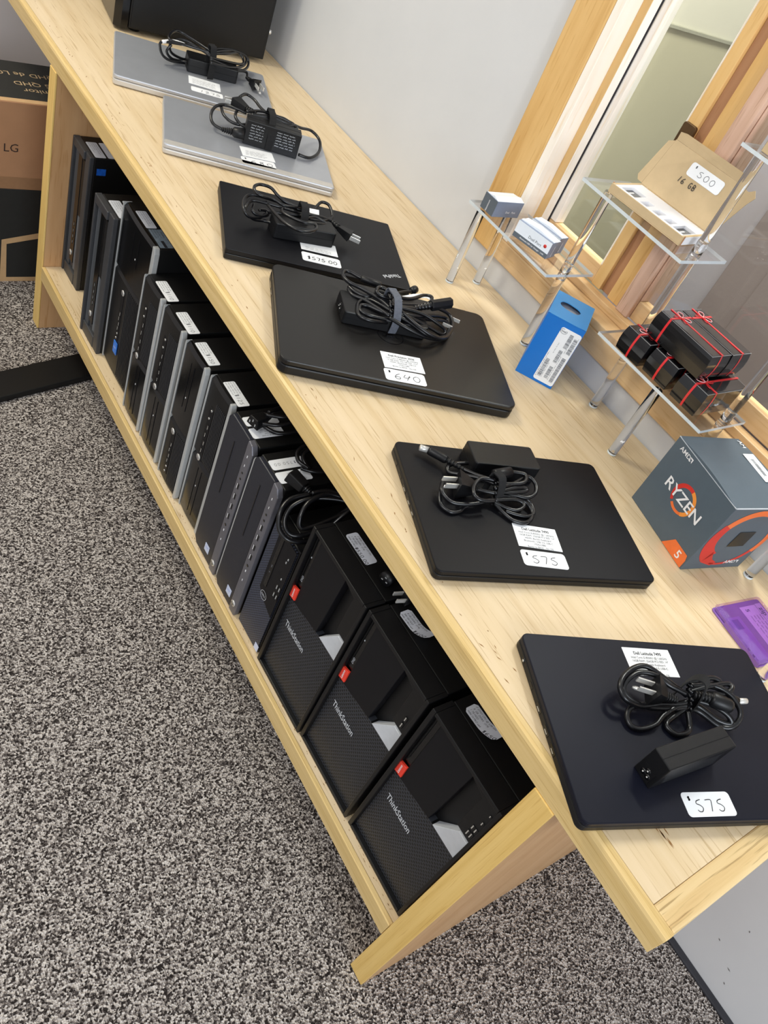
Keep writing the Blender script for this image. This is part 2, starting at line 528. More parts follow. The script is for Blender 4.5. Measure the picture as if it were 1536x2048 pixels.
    def squiggle(self, O, X, Y, length, h, stroke=0.0004, m=1, seed=0):
        """a line of writing too small to read"""
        rng = random.Random(seed)
        O, X, Y = Vector(O), Vector(X).normalized(), Vector(Y).normalized()
        x = 0
        while x < length:
            wl = rng.uniform(1.5, 4) * h
            n = max(2, int(wl / (h * 0.45)))
            pts = []
            for i in range(n + 1):
                if x + wl * i / n > length:
                    break
                pts.append((x + wl * i / n, (rng.uniform(0.55, 1) if i % 2 else rng.uniform(0, 0.3)) * h))
            for a, b in zip(pts, pts[1:]):
                n2 = Vector((-(b[1] - a[1]), b[0] - a[0])).normalized() * stroke / 2
                q = [O + X * (p[0] + s * n2.x) + Y * (p[1] + s * n2.y) for p, s in ((a, 1), (a, -1), (b, -1), (b, 1))]
                self.add(q, [(0, 1, 2, 3)], m)
            x += wl + h * 0.8
        return self

    def shift(self, d):
        d = Vector(d)
        self.v = [p + d for p in self.v]
        return self

    def build(self, name, mats, parent=None, bev=0.0, seg=2, fix=True):
        me = bpy.data.meshes.new(name)
        me.from_pydata([tuple(p) for p in self.v], [], self.f)
        for m in (mats if isinstance(mats, (list, tuple)) else [mats]):
            me.materials.append(m)
        me.polygons.foreach_set('material_index', self.mi)
        me.polygons.foreach_set('use_smooth', self.sm)
        me.update()
        if fix:
            bm = bmesh.new()
            bm.from_mesh(me)
            bmesh.ops.recalc_face_normals(bm, faces=bm.faces)
            bm.to_mesh(me)
            bm.free()
        o = bpy.data.objects.new(name, me)
        COL.objects.link(o)
        if parent is not None:
            o.parent = parent
        if bev:
            md = o.modifiers.new('bevel', 'BEVEL')
            md.width = bev
            md.segments = seg
            md.limit_method = 'ANGLE'
            md.angle_limit = math.radians(40)
        return o

def tag(o, label, cat, group=None):
    o['label'] = label
    o['category'] = cat
    if group:
        o['group'] = group
    return o

def thing(name, label, cat, loc=(0, 0, 0), rz=0.0, group=None):
    o = bpy.data.objects.new(name, None)
    o.empty_display_size = 0.05
    COL.objects.link(o)
    o.location = loc
    o.rotation_euler = (0, 0, rz)
    return tag(o, label, cat, group)

def struct(o):
    o['kind'] = 'structure'
    return o

def copy_thing(root, loc, rz, label):
    r = root.copy()
    COL.objects.link(r)
    r.location = loc
    r.rotation_euler = (0, 0, rz)
    r['label'] = label
    for ch in list(root.children):
        c = ch.copy()
        COL.objects.link(c)
        c.parent = r
        for g in ch.children:
            d = g.copy()
            COL.objects.link(d)
            d.parent = c
    return r

H = 0.6522          # table top
ZS = 0.1753         # shelf top

# ================================================================== the room
struct(MB().box((-4.0, -3.6, -0.05), (2.6, 2.9, 0.0)).build('floor', CARPET))
WX0, WX1 = 0.575, 0.673
OY0, OY1, OZ0, OZ1 = -0.84, 1.0345, 0.740, 1.795
w = MB()
w.box((WX0, -3.6, 0), (WX1, 2.45, OZ0)).box((WX0, -3.6, OZ1), (WX1, 2.45, 2.6))
w.box((WX0, -3.6, OZ0), (WX1, OY0, OZ1)).box((WX0, OY1, OZ0), (WX1, 2.45, OZ1))
struct(MB().box((-4.0, 2.45, 0), (WX1, 2.55, 2.6)).build('wall_far', PAINT_FAR))
# small dents and scuffs low on the right wall, below the table end
sc = w
for (y, z, a, l) in ((-0.10, 0.10, 0.5, 0.006), (-0.145, 0.075, 0.2, 0.009), (-0.215, 0.165, -0.6, 0.010), (-0.11, 0.17, 1.0, 0.005), (-0.16, 0.045, 0.7, 0.006), (-0.25, 0.11, -0.9, 0.014)):
    dy, dz = math.cos(a) * l / 2, math.sin(a) * l / 2
    sc.add([(WX0 - 0.0004, y - dy, z - dz), (WX0 - 0.0004, y - dz * 0.3, z + 0.0012), (WX0 - 0.0004, y + dy, z + dz), (WX0 - 0.0004, y + dz * 0.3, z - 0.0012)], [(0, 1, 2, 3)], 1)
struct(w.build('wall_right', [PAINT, plain('scuff_grey', (112, 108, 108), 0.8)]))
struct(MB().box((0.5605, -3.6, 0.0), (WX0, 2.45, 0.006)).build('baseboard_right', BASEB, bev=0.002))
struct(MB().box((-4.0, 2.44, 0.0), (0.560, 2.45, 0.05)).build('baseboard_far', BASEB))

# casing, jamb, sill, sashes and post are measured from this origin
WINDOW_PARTS = set(bpy.data.objects)
# casing round the opening: an upright on the far side and a level board below
struct(MB().box((0.550, 1.022, 0.709), (0.5613, 1.100, 1.875)).build('trim_1', PINE_Z, bev=0.003))
t2 = MB().box((0.550, -0.93, 0.709), (0.5613, 1.0215, 0.748))
struct(t2.build('trim_2', PINE_Y, bev=0.003))
struct(MB().box((0.550, -0.93, 1.80), (0.5613, 1.0215, 1.875)).build('trim_3', PINE_Y, bev=0.003))
# stepped jamb on the far side: liner, stop
struct(MB().box((0.5505, 1.004, 0.7485), (0.660, 1.0218, 1.80)).build('trim_4', PINE_PALE, bev=0.0015))
struct(MB().box((0.588, 0.988, 0.7485), (0.608, 1.0038, 1.80)).build('trim_5', PINE_PALE, bev=0.0015))
struct(MB().box((0.5860, 0.9885, 0.7765), (0.5878, 1.0036, 1.80)).build('stop_shade_strip', PINE_Z))  # added brown strip: the shaded side of the stop, put into colour
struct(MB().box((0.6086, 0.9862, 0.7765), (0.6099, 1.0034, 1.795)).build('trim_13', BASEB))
# sill ledge, stop and moulding
sl = MB().box((0.5505, -0.85, 0.748), (0.608, 1.0035, 0.762))
sl.box((0.588, -0.85, 0.762), (0.608, 0.988, 0.776))
struct(sl.build('trim_6', PINE_Y, bev=0.0015))

def window(name, ya, yb, stile_far, stile_near, stile_mat):
    """one glazed light with its sash; glass at x = 0.620"""
    x0, x1 = 0.6105, 0.634
    za, zb = 0.7765, 1.795
    root = struct(MB().box((x0, ya, za), (x1, yb, za + 0.034)).build(name, PINE_Y, bev=0.0015))
    s = MB()
    s.box((x0, yb - stile_far, za + 0.0345), (x1, yb, zb)).box((x0, ya, za + 0.0345), (x1, ya + stile_near, zb)).box((x0, ya + stile_near, zb - 0.03), (x1, yb - stile_far, zb))
    s.build('sash_stile', stile_mat, root, bev=0.0015)
    MB().box((0.6195, ya + stile_near - 0.004, za + 0.030), (0.6225, yb - stile_far + 0.004, zb - 0.028)).build('glass_pane', PANE, root)
    return root
w1 = window('window_1', 0.838, 1.0035, 0.031, 0.004, PINE_PALE)
w2 = window('window_2', -0.84, 0.736, 0.003, 0.03, PINE_PINK)

# post between the two lights: stepped strips of different pine
post = struct(MB().box((0.6005, 0.7365, 0.7765), (0.660, 0.764, 1.80)).build('trim_7', PINE_PINK, bev=0.0012))
struct(MB().box((0.6085, 0.7642, 0.7765), (0.655, 0.7942, 1.80)).build('trim_8', PINE_Z, bev=0.0012))
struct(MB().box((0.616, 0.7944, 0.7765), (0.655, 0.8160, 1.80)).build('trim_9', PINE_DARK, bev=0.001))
struct(MB().box((0.6085, 0.8162, 0.7765), (0.655, 0.8375, 1.80)).build('trim_10', PINE_Z, bev=0.0012))
la = MB().slab(-0.013, -0.024, 0.013, 0.024, 0, 0.006, r=0.005)
la.tube([(0, 0.004, 0.004), (0.002, -0.002, 0.010), (0.006, -0.010, 0.009)], 0.0028)
lo = la.build('window_latch', BRONZE, bpy.data.objects['trim_10'], bev=0)
lo.matrix_local = Matrix(((0, 0, -1, 0.6084), (1, 0, 0, 0.825), (0, 1, 0, 1.043), (0, 0, 0, 1)))

for o in set(bpy.data.objects) - WINDOW_PARTS:
    if o.parent is None:
        o.location = Vector(o.location) + Vector((0.0135, 0.0125, -0.0075))

# the next room, seen through the glass
kw = MB().box((WX1, 1.62, 0), (2.0, 1.70, 1.018))
struct(kw.build('wall_next_room_khaki', PAINT_KHAKI))
struct(MB().box((WX1, 1.62, 1.026), (2.0, 1.70, 2.6)).build('wall_next_room_upper', PAINT_KHAKI_L))
struct(MB().box((WX1, 1.612, 1.0182), (1.9, 1.70, 1.0258)).build('trim_11', plain('rail_grey', (150, 148, 128), 0.7)))
struct(MB().box((1.90, -3.0, 0), (2.0, 1.6195, 2.6)).build('wall_next_room_grey', PAINT_GREY))
dr = struct(MB().box((1.860, 0.30, 0), (1.8995, 1.262, 2.05)).build('door_1', PAINT_BROWN, bev=0.003))
MB().box((1.852, 0.42, 0.2), (1.8598, 1.14, 0.9)).build('door_panel', PAINT_BROWN, dr, bev=0.01)

# ================================================================== the oak display table
YE = 2.30
tb = thing('display_table', 'long light oak display table with a low shelf, against the grey wall', 'table', (0.28, 1.15, 0))
def T(mb):
    return mb.shift((-0.28, -1.15, 0))
e = MB().prism([(0, H - 0.0345), (0.0118, H - 0.0345), (0.0118, H), (0.0045, H), (0.0012, H - 0.0022), (0, H - 0.006)], 0.0, YE, 'xz')
T(e).build('front_edging', EDGE_Y, tb, bev=0.0008)
T(MB().box((0.012, 0.0, H - 0.0345), (0.572, 0.0298, H))).build('end_edging', OAK_X, tb, bev=0.002)
for (ya, yb) in ((0.1455, 0.1785), (1.7795, 1.8160)):
    p = T(MB().box((0.0030, ya, 0), (0.545, yb, H - 0.0350))).build('end_panel', VENEER, tb)
    T(MB().box((-0.0014, ya, 0), (0.0028, yb, H - 0.0350))).build('edge_strip', OAK_Z, p, bev=0.001)
rs = random.Random(11)
sp = MB().box((0.0075, 0.179, ZS - 0.035), (0.50, 1.779, ZS), 1)
for k in range(160):
    y = rs.uniform(0.18, 1.75)
    x = 0.0125 + abs(rs.gauss(0, 0.003))
    l, wd = rs.uniform(0.001, 0.006), rs.uniform(0.0003, 0.0008)
    sp.add([(x, y - l / 2, ZS + 0.0003), (x + wd, y, ZS + 0.0003), (x, y + l / 2, ZS + 0.0003), (x - wd, y, ZS + 0.0003)], [(0, 1, 2, 3)])
sh = T(sp).build('shelf', [plain('worn_wood', (150, 108, 62), 0.8, var=0.2), OAK_Y], tb)
T(MB().box((-0.0014, 0.179, ZS - 0.035), (0.0073, 1.779, ZS + 0.0006))).build('shelf_edging', EDGE_Y, sh, bev=0.0015)
# rubbed and chipped spots near the front edges
sp = MB()
rs = random.Random(11)
for k in range(70):
    y = rs.uniform(0.15, 2.1)
    x = 0.020 + abs(rs.gauss(0, 0.010))
    l, wd = rs.uniform(0.002, 0.010), rs.uniform(0.0004, 0.0010)
    a = rs.uniform(-0.5, 0.5)
    dx, dy = math.sin(a), math.cos(a)
    sp.add([(x - dx * l / 2, y - dy * l / 2, H + 0.0002), (x + wd, y, H + 0.0002), (x + dx * l / 2, y + dy * l / 2, H + 0.0002), (x - wd, y, H + 0.0002)], [(0, 1, 2, 3)])
for k in range(8):
    x, y = 0.075 + rs.uniform(-0.008, 0.008), 0.075 + rs.uniform(-0.012, 0.012)
    sp.add([(x, y - 0.006, H + 0.0002), (x + 0.0008, y, H + 0.0002), (x, y + 0.006, H + 0.0002), (x - 0.0008, y, H + 0.0002)], [(0, 1, 2, 3)])
sp.box((0.012, 0.030, H - 0.0347), (0.572, YE, H), 1)
T(sp).build('tabletop', [plain('worn_wood', (150, 108, 62), 0.8, var=0.2), OAK_Y], tb)

# ================================================================== computers on the shelf
# local frame of every computer: x from its left to its right, y from its front to its back, z up
RZC = -PI / 2

def pc_thing(name, label, y0, xf, group='computers on the low shelf'):
    return thing(name, label, 'computer', (xf, y0, ZS), RZC, group)

def sticker(name, parent, O, X, Y, w, h, r=0.003, mats=None, draw=None, curl=0.0, thick=0.0003):
    """rounded paper label centred on O; draw(mb, O, X, Y) adds the print; curl lifts the right end"""
    O, X, Y = Vector(O), Vector(X).normalized(), Vector(Y).normalized()
    Z = X.cross(Y)
    mb = MB()
    n = 5
    pts = []
    for cx, cy, st in ((w / 2 - r, h / 2 - r, 0), (-w / 2 + r, h / 2 - r, 1), (-w / 2 + r, -h / 2 + r, 2), (w / 2 - r, -h / 2 + r, 3)):
        for k in range(n + 1):
            t = (st + k / n) * PI / 2
            pts.append((cx + r * math.cos(t), cy + r * math.sin(t)))
    lift = lambda x: curl * max(0.0, (x + w * 0.05) / (w / 2)) ** 2 if curl else 0.0
    if curl:
        # strip mesh so that the paper can bend
        m = 14
        vs, fs = [], []
        for i in range(m + 1):
            x = -w / 2 + w * i / m
            d = max(0.0, abs(x) - (w / 2 - r))
            hh = h / 2 - (r - math.sqrt(max(r * r - d * d, 0)))
            vs += [O + X * x + Y * hh + Z * (thick + lift(x)), O + X * x - Y * hh + Z * (thick + lift(x))]
        fs = [(2 * i, 2 * i + 1, 2 * i + 3, 2 * i + 2) for i in range(m)]
        mb.add(vs, fs)
    else:
        k = len(pts)
        vs = [O + X * p[0] + Y * p[1] for p in pts] + [O + X * p[0] + Y * p[1] + Z * thick for p in pts]
        mb.add(vs, [tuple(range(k, 2 * k))] + [(i, (i + 1) % k, k + (i + 1) % k, k + i) for i in range(k)])
    if draw:
        b = len(mb.v)
        draw(mb, O + Z * (thick + 0.0002), X, Y)
        if curl:
            for i in range(b, len(mb.v)):
                mb.v[i] = mb.v[i] + Z * lift((mb.v[i] - O).dot(X))
    return mb.build(name, mats or [PAPER, INK], parent, fix=False)

def notes(lines, size, lead, top, left, price=None, seed=0):
    """small handwritten lines on a computer's label"""
    def d(mb, O, X, Y):
        y = top
        for i, (ln, txt) in enumerate(lines):
            if txt:
                mb.text(txt, O + X * (left + ln / 2) + Y * y, X, Y, size, 1, False, 0.85, 0.18)
            else:
                mb.squiggle(O + X * left + Y * (y - size * 0.3), X, Y, ln, size * 0.6, 0.0004, 1, seed + i)
            y -= lead
        if price:
            p, px, py, ph = price
            mb.pen(p, O + X * px + Y * py, X, Y, ph, stroke=0.0008)
    return d

UX, UY = (1, 0, 0), (0, 1, 0)
FX, FZ = (1, 0, 0), (0, 0, 1)          # on a front face: text runs along x, upright is z

def round_badge(mb, x, z, y, r, m=0):
    mb.lathe((x, y, z), (x, y - 0.0018, z), [(0, r), (0.7, r), (1.0, r * 0.82)], 20, m)
    return mb

# ---------------------------------------------------------------- the three wide workstation towers
def workstation(label, y0, xf, label_text, price, curl, lab, ports, cdrom):
    w, h, d = 0.1500, 0.3395, 0.42
    t = pc_thing('workstation_tower', label, y0, xf)
    MB().box((0.002, 0.034, 0.004), (w - 0.002, d, h - 0.0005)).build('chassis', BLACK_STEEL, t, bev=0.0015)
    MB().box((0.012, 0.06, 0), (0.03, 0.09, 0.0045)).box((w - 0.03, 0.06, 0), (w - 0.012, 0.09, 0.0045)).box((0.012, d - 0.05, 0), (0.03, d - 0.02, 0.0045)).box((w - 0.03, d - 0.05, 0), (w - 0.012, d - 0.02, 0.0045)).build('rubber_foot', BLACK, t)
    b = MB()
    fw, rc = 0.0075, 0.0075
    b.box((0, 0, 0.0005), (fw, 0.0335, h)).box((w - 0.0062, 0, 0.0005), (w, 0.0335, h))
    b.box((fw, 0, h - 0.0065), (w - 0.0062, 0.0335, h)).box((fw, 0, 0.0005), (w - 0.0062, 0.0335, 0.007))
    b.box((fw, 0.020, 0.007), (w - 0.0062, 0.0335, h - 0.0065))
    bz = b.build('front_bezel', BLACK, t, bev=0.0012)
    # perforated lower half, smooth upper half with a cut-away corner
    y1 = rc
    MB().prism([(0.0078, 0.0075), (0.1434, 0.0075), (0.1434, 0.1925), (0.094, 0.1915), (0.0078, 0.178)], y1, 0.0198, 'xz').build('perforated_grille', HEX, t)
    MB().prism([(0.0208, 0.1815), (0.0855, 0.1915), (0.0922, 0.322), (0.0922, 0.3325), (0.0208, 0.3325)], y1 - 0.0014, 0.0196, 'xz').build('upper_cover', BLACK_MATT, t, bev=0.0008)
    cv = MB().prism([(0.0078, 0.2145), (0.0200, 0.2145), (0.0200, 0.3325), (0.0078, 0.3325)], y1 + 0.0008, 0.0196, 'xz')
    slot = cv.build('drive_bay', BLACK_GLOSS, t, bev=0.0004)
    MB().box((0.0102, y1 - 0.0004, 0.225), (0.0120, y1 + 0.0012, 0.325)).build('tray_slot', BLACK_STEEL, slot)
    if cdrom:
        MB().text('DVD', (0.0142, y1 + 0.0006, 0.232), FZ, (-1, 0, 0), 0.0062, 0, True).build('drive_mark', PRINT_S, slot, fix=False)
        MB().box((0.0132, y1 + 0.0002, 0.281), (0.0148, y1 + 0.001, 0.2835)).build('eject_button', PRINT_S, slot)
    MB().prism([(0.1170, 0.2400), (0.1432, 0.2400), (0.1432, 0.3325), (0.0925, 0.3325), (0.0925, 0.3220), (0.1170, 0.3160)], y1 + 0.0005, 0.0196, 'xz').build('port_panel', BLACK, t, bev=0.0008)
    MB().prism([(0.0950, 0.1922), (0.1434, 0.1940), (0.1434, 0.2372), (0.1255, 0.2378)], y1 - 0.0012, 0.0196, 'xz').build('silver_badge', PRINT_S, t, bev=0.0006)
    MB().prism([(0.0062, 0.1850), (0.0215, 0.1875), (0.0205, 0.2125), (0.0052, 0.2085)], y1 - 0.0040, y1, 'xz').build('red_tag', RED_TAG, t, bev=0.0004)
    MB().text('Lenovo', (0.0132, y1 - 0.0043, 0.1985), (-0.05, 0, 1), (-1, 0, -0.05), 0.0062, 0, True).build('tag_lettering', PRINT_W, t, fix=False)
    MB().text('ThinkStation', (0.0500, y1 - 0.0006, 0.1305), FX, FZ, 0.0190, 0, True, 0.60).build('lettering', PRINT_S, t, fix=False)
    pm = MB()
    for (px, pz, pw, ph) in ports:
        pm.box((px - pw / 2, y1 - 0.0006, pz - ph / 2), (px + pw / 2, y1 + 0.001, pz + ph / 2), 0)
        pm.box((px - pw * 0.28, y1 - 0.0010, pz - ph * 0.40), (px + pw * 0.02, y1 - 0.0004, pz + ph * 0.40), 1)
    if ports:
        pm.build('usb_ports', [BLACK_GLOSS, CHROME], t)
    (lx, ly, lw, lh, la) = lab
    ca, sa = math.cos(la), math.sin(la)
    sticker('price_label', t, (lx, ly, h - 0.0004), (ca, sa, 0), (-sa, ca, 0), lw, lh, 0.004, [PAPER_G, INK], notes(label_text, 0.0042, 0.0049, 0.0072, -lw / 2 + 0.003, price), curl)
    return t

PORTS = [(0.1335, 0.2520, 0.005, 0.011), (0.1392, 0.2535, 0.005, 0.011), (0.1338, 0.2675, 0.005, 0.009), (0.1395, 0.2680, 0.005, 0.009), (0.1390, 0.2880, 0.0045, 0.007), (0.1398, 0.3100, 0.004, 0.004)]
workstation('wide black workstation tower with silver corner badge, nearest the end panel of the table', 0.3335, 0.0180,
            [(0.042, 'i7 3770T CPU @ 3.50 Ghz'), (0.034, '8  GB  DDR4   (1/4)'), (0.018, '1 TB HDD'), (0.027, 'WIN 10 PRO x64')], ('$650', 0.017, -0.0078, 0.005), 0.010,
            (0.0435, 0.0530, 0.055, 0.0222, 0.05), PORTS, False)
workstation('wide black workstation tower between two others, its white note label curling up', 0.4905, 0.0165,
            [(0.042, 'i7 8700 CPU @ 3.20 Ghz'), (0.032, '8 GB DDR4   (1/4)'), (0.022, '500 GB HDD'), (0.026, 'WIN 10 PRO x64')], ('$600', 0.014, -0.0076, 0.005), 0.014,
            (0.0455, 0.0505, 0.056, 0.0210, 0.06), PORTS[:1] + PORTS[2:3], True)
workstation('wide black workstation tower beside the short mesh fronted computer, label lying flat', 0.6432, 0.0135,
            [(0.046, 'i7 8700 CPU @ 3.20 Ghz'), (0.034, '8 GB DDR4   (1/4)'), (0.020, '1 TB HDD'), (0.028, 'WIN 10 PRO x64')], ('$550.00', 0.012, -0.0072, 0.005), 0.0,
            (0.0560, 0.0495, 0.058, 0.0210, 0.02), [], True)

# ---------------------------------------------------------------- short computer with a perforated face
t = pc_thing('small_computer', 'short black computer with a mesh front and a round maker badge, between taller towers', 0.7275, 0.0155)
w, h, d = 0.0765, 0.2660, 0.30
MB().box((0.001, 0.022, 0), (w - 0.001, d, h)).build('chassis', BLACK_STEEL, t, bev=0.0015)
MB().box((0, 0.004, 0), (w, 0.0215, h)).build('front_bezel', BLACK, t, bev=0.0015)
MB().box((0.003, 0.0015, 0.003), (w - 0.003, 0.0038, h - 0.003)).build('perforated_grille', DELL_MESH, t)
MB().prism([(0.0215, h - 0.004), (0.0235, 0.1230), (0.0505, 0.1080), (w - 0.003, 0.1005), (w - 0.003, h - 0.004)], 0.0002, 0.0014, 'xz').build('port_panel', BLACK_MATT, t, bev=0.0003)
MB().box((0.0300, -0.0008, 0.1370), (0.0385, 0.0001, 0.2535)).build('drive_bay', BLACK_GLOSS, t, bev=0.0003)
MB().box((0.0335, -0.0012, 0.185), (0.0350, -0.0008, 0.190)).box((0.0335, -0.0012, 0.172), (0.0350, -0.0008, 0.174)).build('eject_button', INK_G, t)
bd = MB()
for k in range(28):
    a, b2 = 2 * PI * k / 28, 2 * PI * (k + 1) / 28
    bd.add([(0.0405 + 0.0092 * math.cos(a), -0.0007, 0.1195 + 0.0092 * math.sin(a)), (0.0405 + 0.0084 * math.cos(a), -0.0007, 0.1195 + 0.0084 * math.sin(a)), (0.0405 + 0.0084 * math.cos(b2), -0.0007, 0.1195 + 0.0084 * math.sin(b2)), (0.0405 + 0.0092 * math.cos(b2), -0.0007, 0.1195 + 0.0092 * math.sin(b2))], [(0, 1, 2, 3)])
bd.text('DELL', (0.0405, -0.0007, 0.1195), FX, FZ, 0.0058, 0, True, 0.95)
bd.build('maker_badge', PRINT_S, t, fix=False)
um = MB()
for (px, pz) in ((0.0620, 0.1500), (0.0695, 0.1510), (0.0625, 0.1690), (0.0698, 0.1700)):
    um.box((px - 0.0026, -0.0006, pz - 0.0062), (px + 0.0026, 0.0002, pz + 0.0062), 0).box((px - 0.0012, -0.0010, pz - 0.0050), (px + 0.0004, -0.0005, pz + 0.0030), 1)
for (px, pz) in ((0.0640, 0.190), (0.0600, 0.2260), (0.0620, 0.2350)):
    um.box((px - 0.0010, -0.0006, pz - 0.0018), (px + 0.0010, 0.0001, pz + 0.0018), 1)
um.build('usb_ports', [BLACK_GLOSS, SILVER], t)
MB().box((0.0640, 0.0008, 0.0030), (0.0760, 0.0014, 0.0180)).build('processor_sticker', STICK_LB, t)

# ---------------------------------------------------------------- two computers with a grey port bar
def bar_computer(label, y0, xf, w, price, lines):
    h, d = 0.3155, 0.36
    t = pc_thing('desktop_computer', label, y0, xf)
    MB().box((0.0015, 0.0098, 0), (w - 0.0015, d, h - 0.002)).build('chassis', BLACK_STEEL, t, bev=0.002)
    bx = w - 0.0190
    MB().prism([(0.010, 0), (bx - 0.0003, 0), (bx - 0.0003, h), (0.008, h), (0, h - 0.010), (0, 0.012)], 0.0005, 0.0095, 'xz').build('front_bezel', DOTS, t, bev=0.002)
    MB().prism([(0, 0.014), (0.0022, 0.010), (0.0022, h - 0.0075), (0.0004, h - 0.009), (-0.0012, h - 0.014), (-0.0012, 0.02)], 0.0008, 0.0095, 'xz').build('side_trim', SILVER, t)
    br = MB().prism([(bx, 0), (w, 0), (w + 0.0012, 0.012), (w + 0.0012, h - 0.014), (w - 0.006, h - 0.001), (bx + 0.003, h + 0.0008), (bx, h + 0.0008)], -0.0015, 0.0095, 'xz').build('port_bar', GUN, t, bev=0.0016)
    xc = bx + 0.0098
    pm = MB()
    for z in (0.2235, 0.1996, 0.1752, 0.1510):
        pm.box((xc - 0.0026, -0.0022, z - 0.0058), (xc + 0.0026, -0.0010, z + 0.0058), 0)
        pm.box((xc - 0.0024, -0.0025, z - 0.0058), (xc - 0.0012, -0.0021, z + 0.0050), 1)
    for z, r in ((0.2540, 0.0022), (0.2404, 0.0022), (0.1290, 0.0028)):
        pm.lathe((xc, -0.0012, z), (xc, -0.0022, z), [(0, r), (1, r * 0.9)], 12, 0)
    for z, r in ((0.2895, 0.0006), (0.2700, 0.0005), (0.1150, 0.0009), (0.0909, 0.0006)):
        pm.box((xc - r, -0.0020, z - 0.0022), (xc + r, -0.0010, z + 0.0022), 1)
    pm.build('front_ports', [BLACK_GLOSS, PRINT_W], br)
    lg = round_badge(MB(), xc - 0.001, 0.0240, -0.0014, 0.0062)
    lg.text('hp', (xc - 0.001, -0.0034, 0.0243), FX, FZ, 0.0092, 1, True, 1.0, 0.2)
    lg.build('maker_badge', [CHROME, BLACK], br, fix=False)
    MB().box((0.0335, -0.0002, 0.160), (0.0352, 0.0008, 0.279)).build('drive_slot', BLACK_GLOSS, t)
    sk = MB().box((0.0405, -0.0002, 0.0180), (0.0560, 0.0006, 0.0355))
    sk.text('intel', (0.0482, -0.0004, 0.0290), FX, FZ, 0.0046, 1)
    sk.build('processor_sticker', [STICK_LB, INTEL_B], t)
    # two labels lying on the top, their writing upside down to the front
    def dp(mb, O, X, Y):
        mb.pen(price, O + X * 0.004, X, Y, 0.0052, stroke=0.0005, gap=0.6)
    def dl(mb, O, X, Y):
        y = 0.0075
        for s in lines:
            mb.text(s, O + X * -0.003 + Y * y, X, Y, 0.0036, 1, False, 0.95, 0.15)
            y -= 0.0045
    sticker('price_label', t, (0.0285, 0.0415, h - 0.0019), (0, -1, 0), (1, 0, 0), 0.060, 0.0215, 0.004, [PAPER, INK_G], dp)
    sticker('note_label', t, (0.0560, 0.0390, h - 0.0019), (0, -1, 0), (1, 0, 0), 0.058, 0.0235, 0.004, [PAPER, INK_G], dl)
    return t
bar_computer('black computer with a grey port bar, price label reading 750 uncovered on its top', 0.8175, 0.0125, 0.083, '$750.00', ['TRIOLES @ 3.0 GHZ', '16 GB RAM', '1 TB  SSD', 'WIN 10 PRO x64'])
bar_computer('black computer with a grey port bar, next to the row of silver edged computers', 0.9165, 0.0145, 0.090, '$750.00', ['TRIOLES @ 3.0 GHZ', '16 GB RAM', '1 TB  SSD', 'WIN 10 PRO x64'])

# ---------------------------------------------------------------- silver edged computers
def bowed_bezel(w, z0, z1, bow, m=0, y=0.0, back=0.018, x0=0.0, x1=None):
    """front moulding that bulges gently forward in the middle and leans back at the rims"""
    x1 = w if x1 is None else x1
    n = 10
    vs, fs = [], []
    for i in range(n + 1):
        x = x0 + (x1 - x0) * i / n
        u = (x / w - 0.5) * 2
        yy = y - bow * (1 - u * u)
        for (z, o) in ((z0, 0.004), (z0 + 0.006, 0.0), (z1 - 0.006, 0.0), (z1, 0.005)):
            vs.append((x, yy + o, z))
        for z in (z1, z0):
            vs.append((x, back, z))
    k = 6
    for i in range(n):
        for j in range(k):
            fs.append((i * k + j, (i + 1) * k + j, (i + 1) * k + (j + 1) % k, i * k + (j + 1) % k))
    fs += [tuple(range(k - 1, -1, -1)), tuple(n * k + j for j in range(k))]
    return MB().add(vs, fs, m)

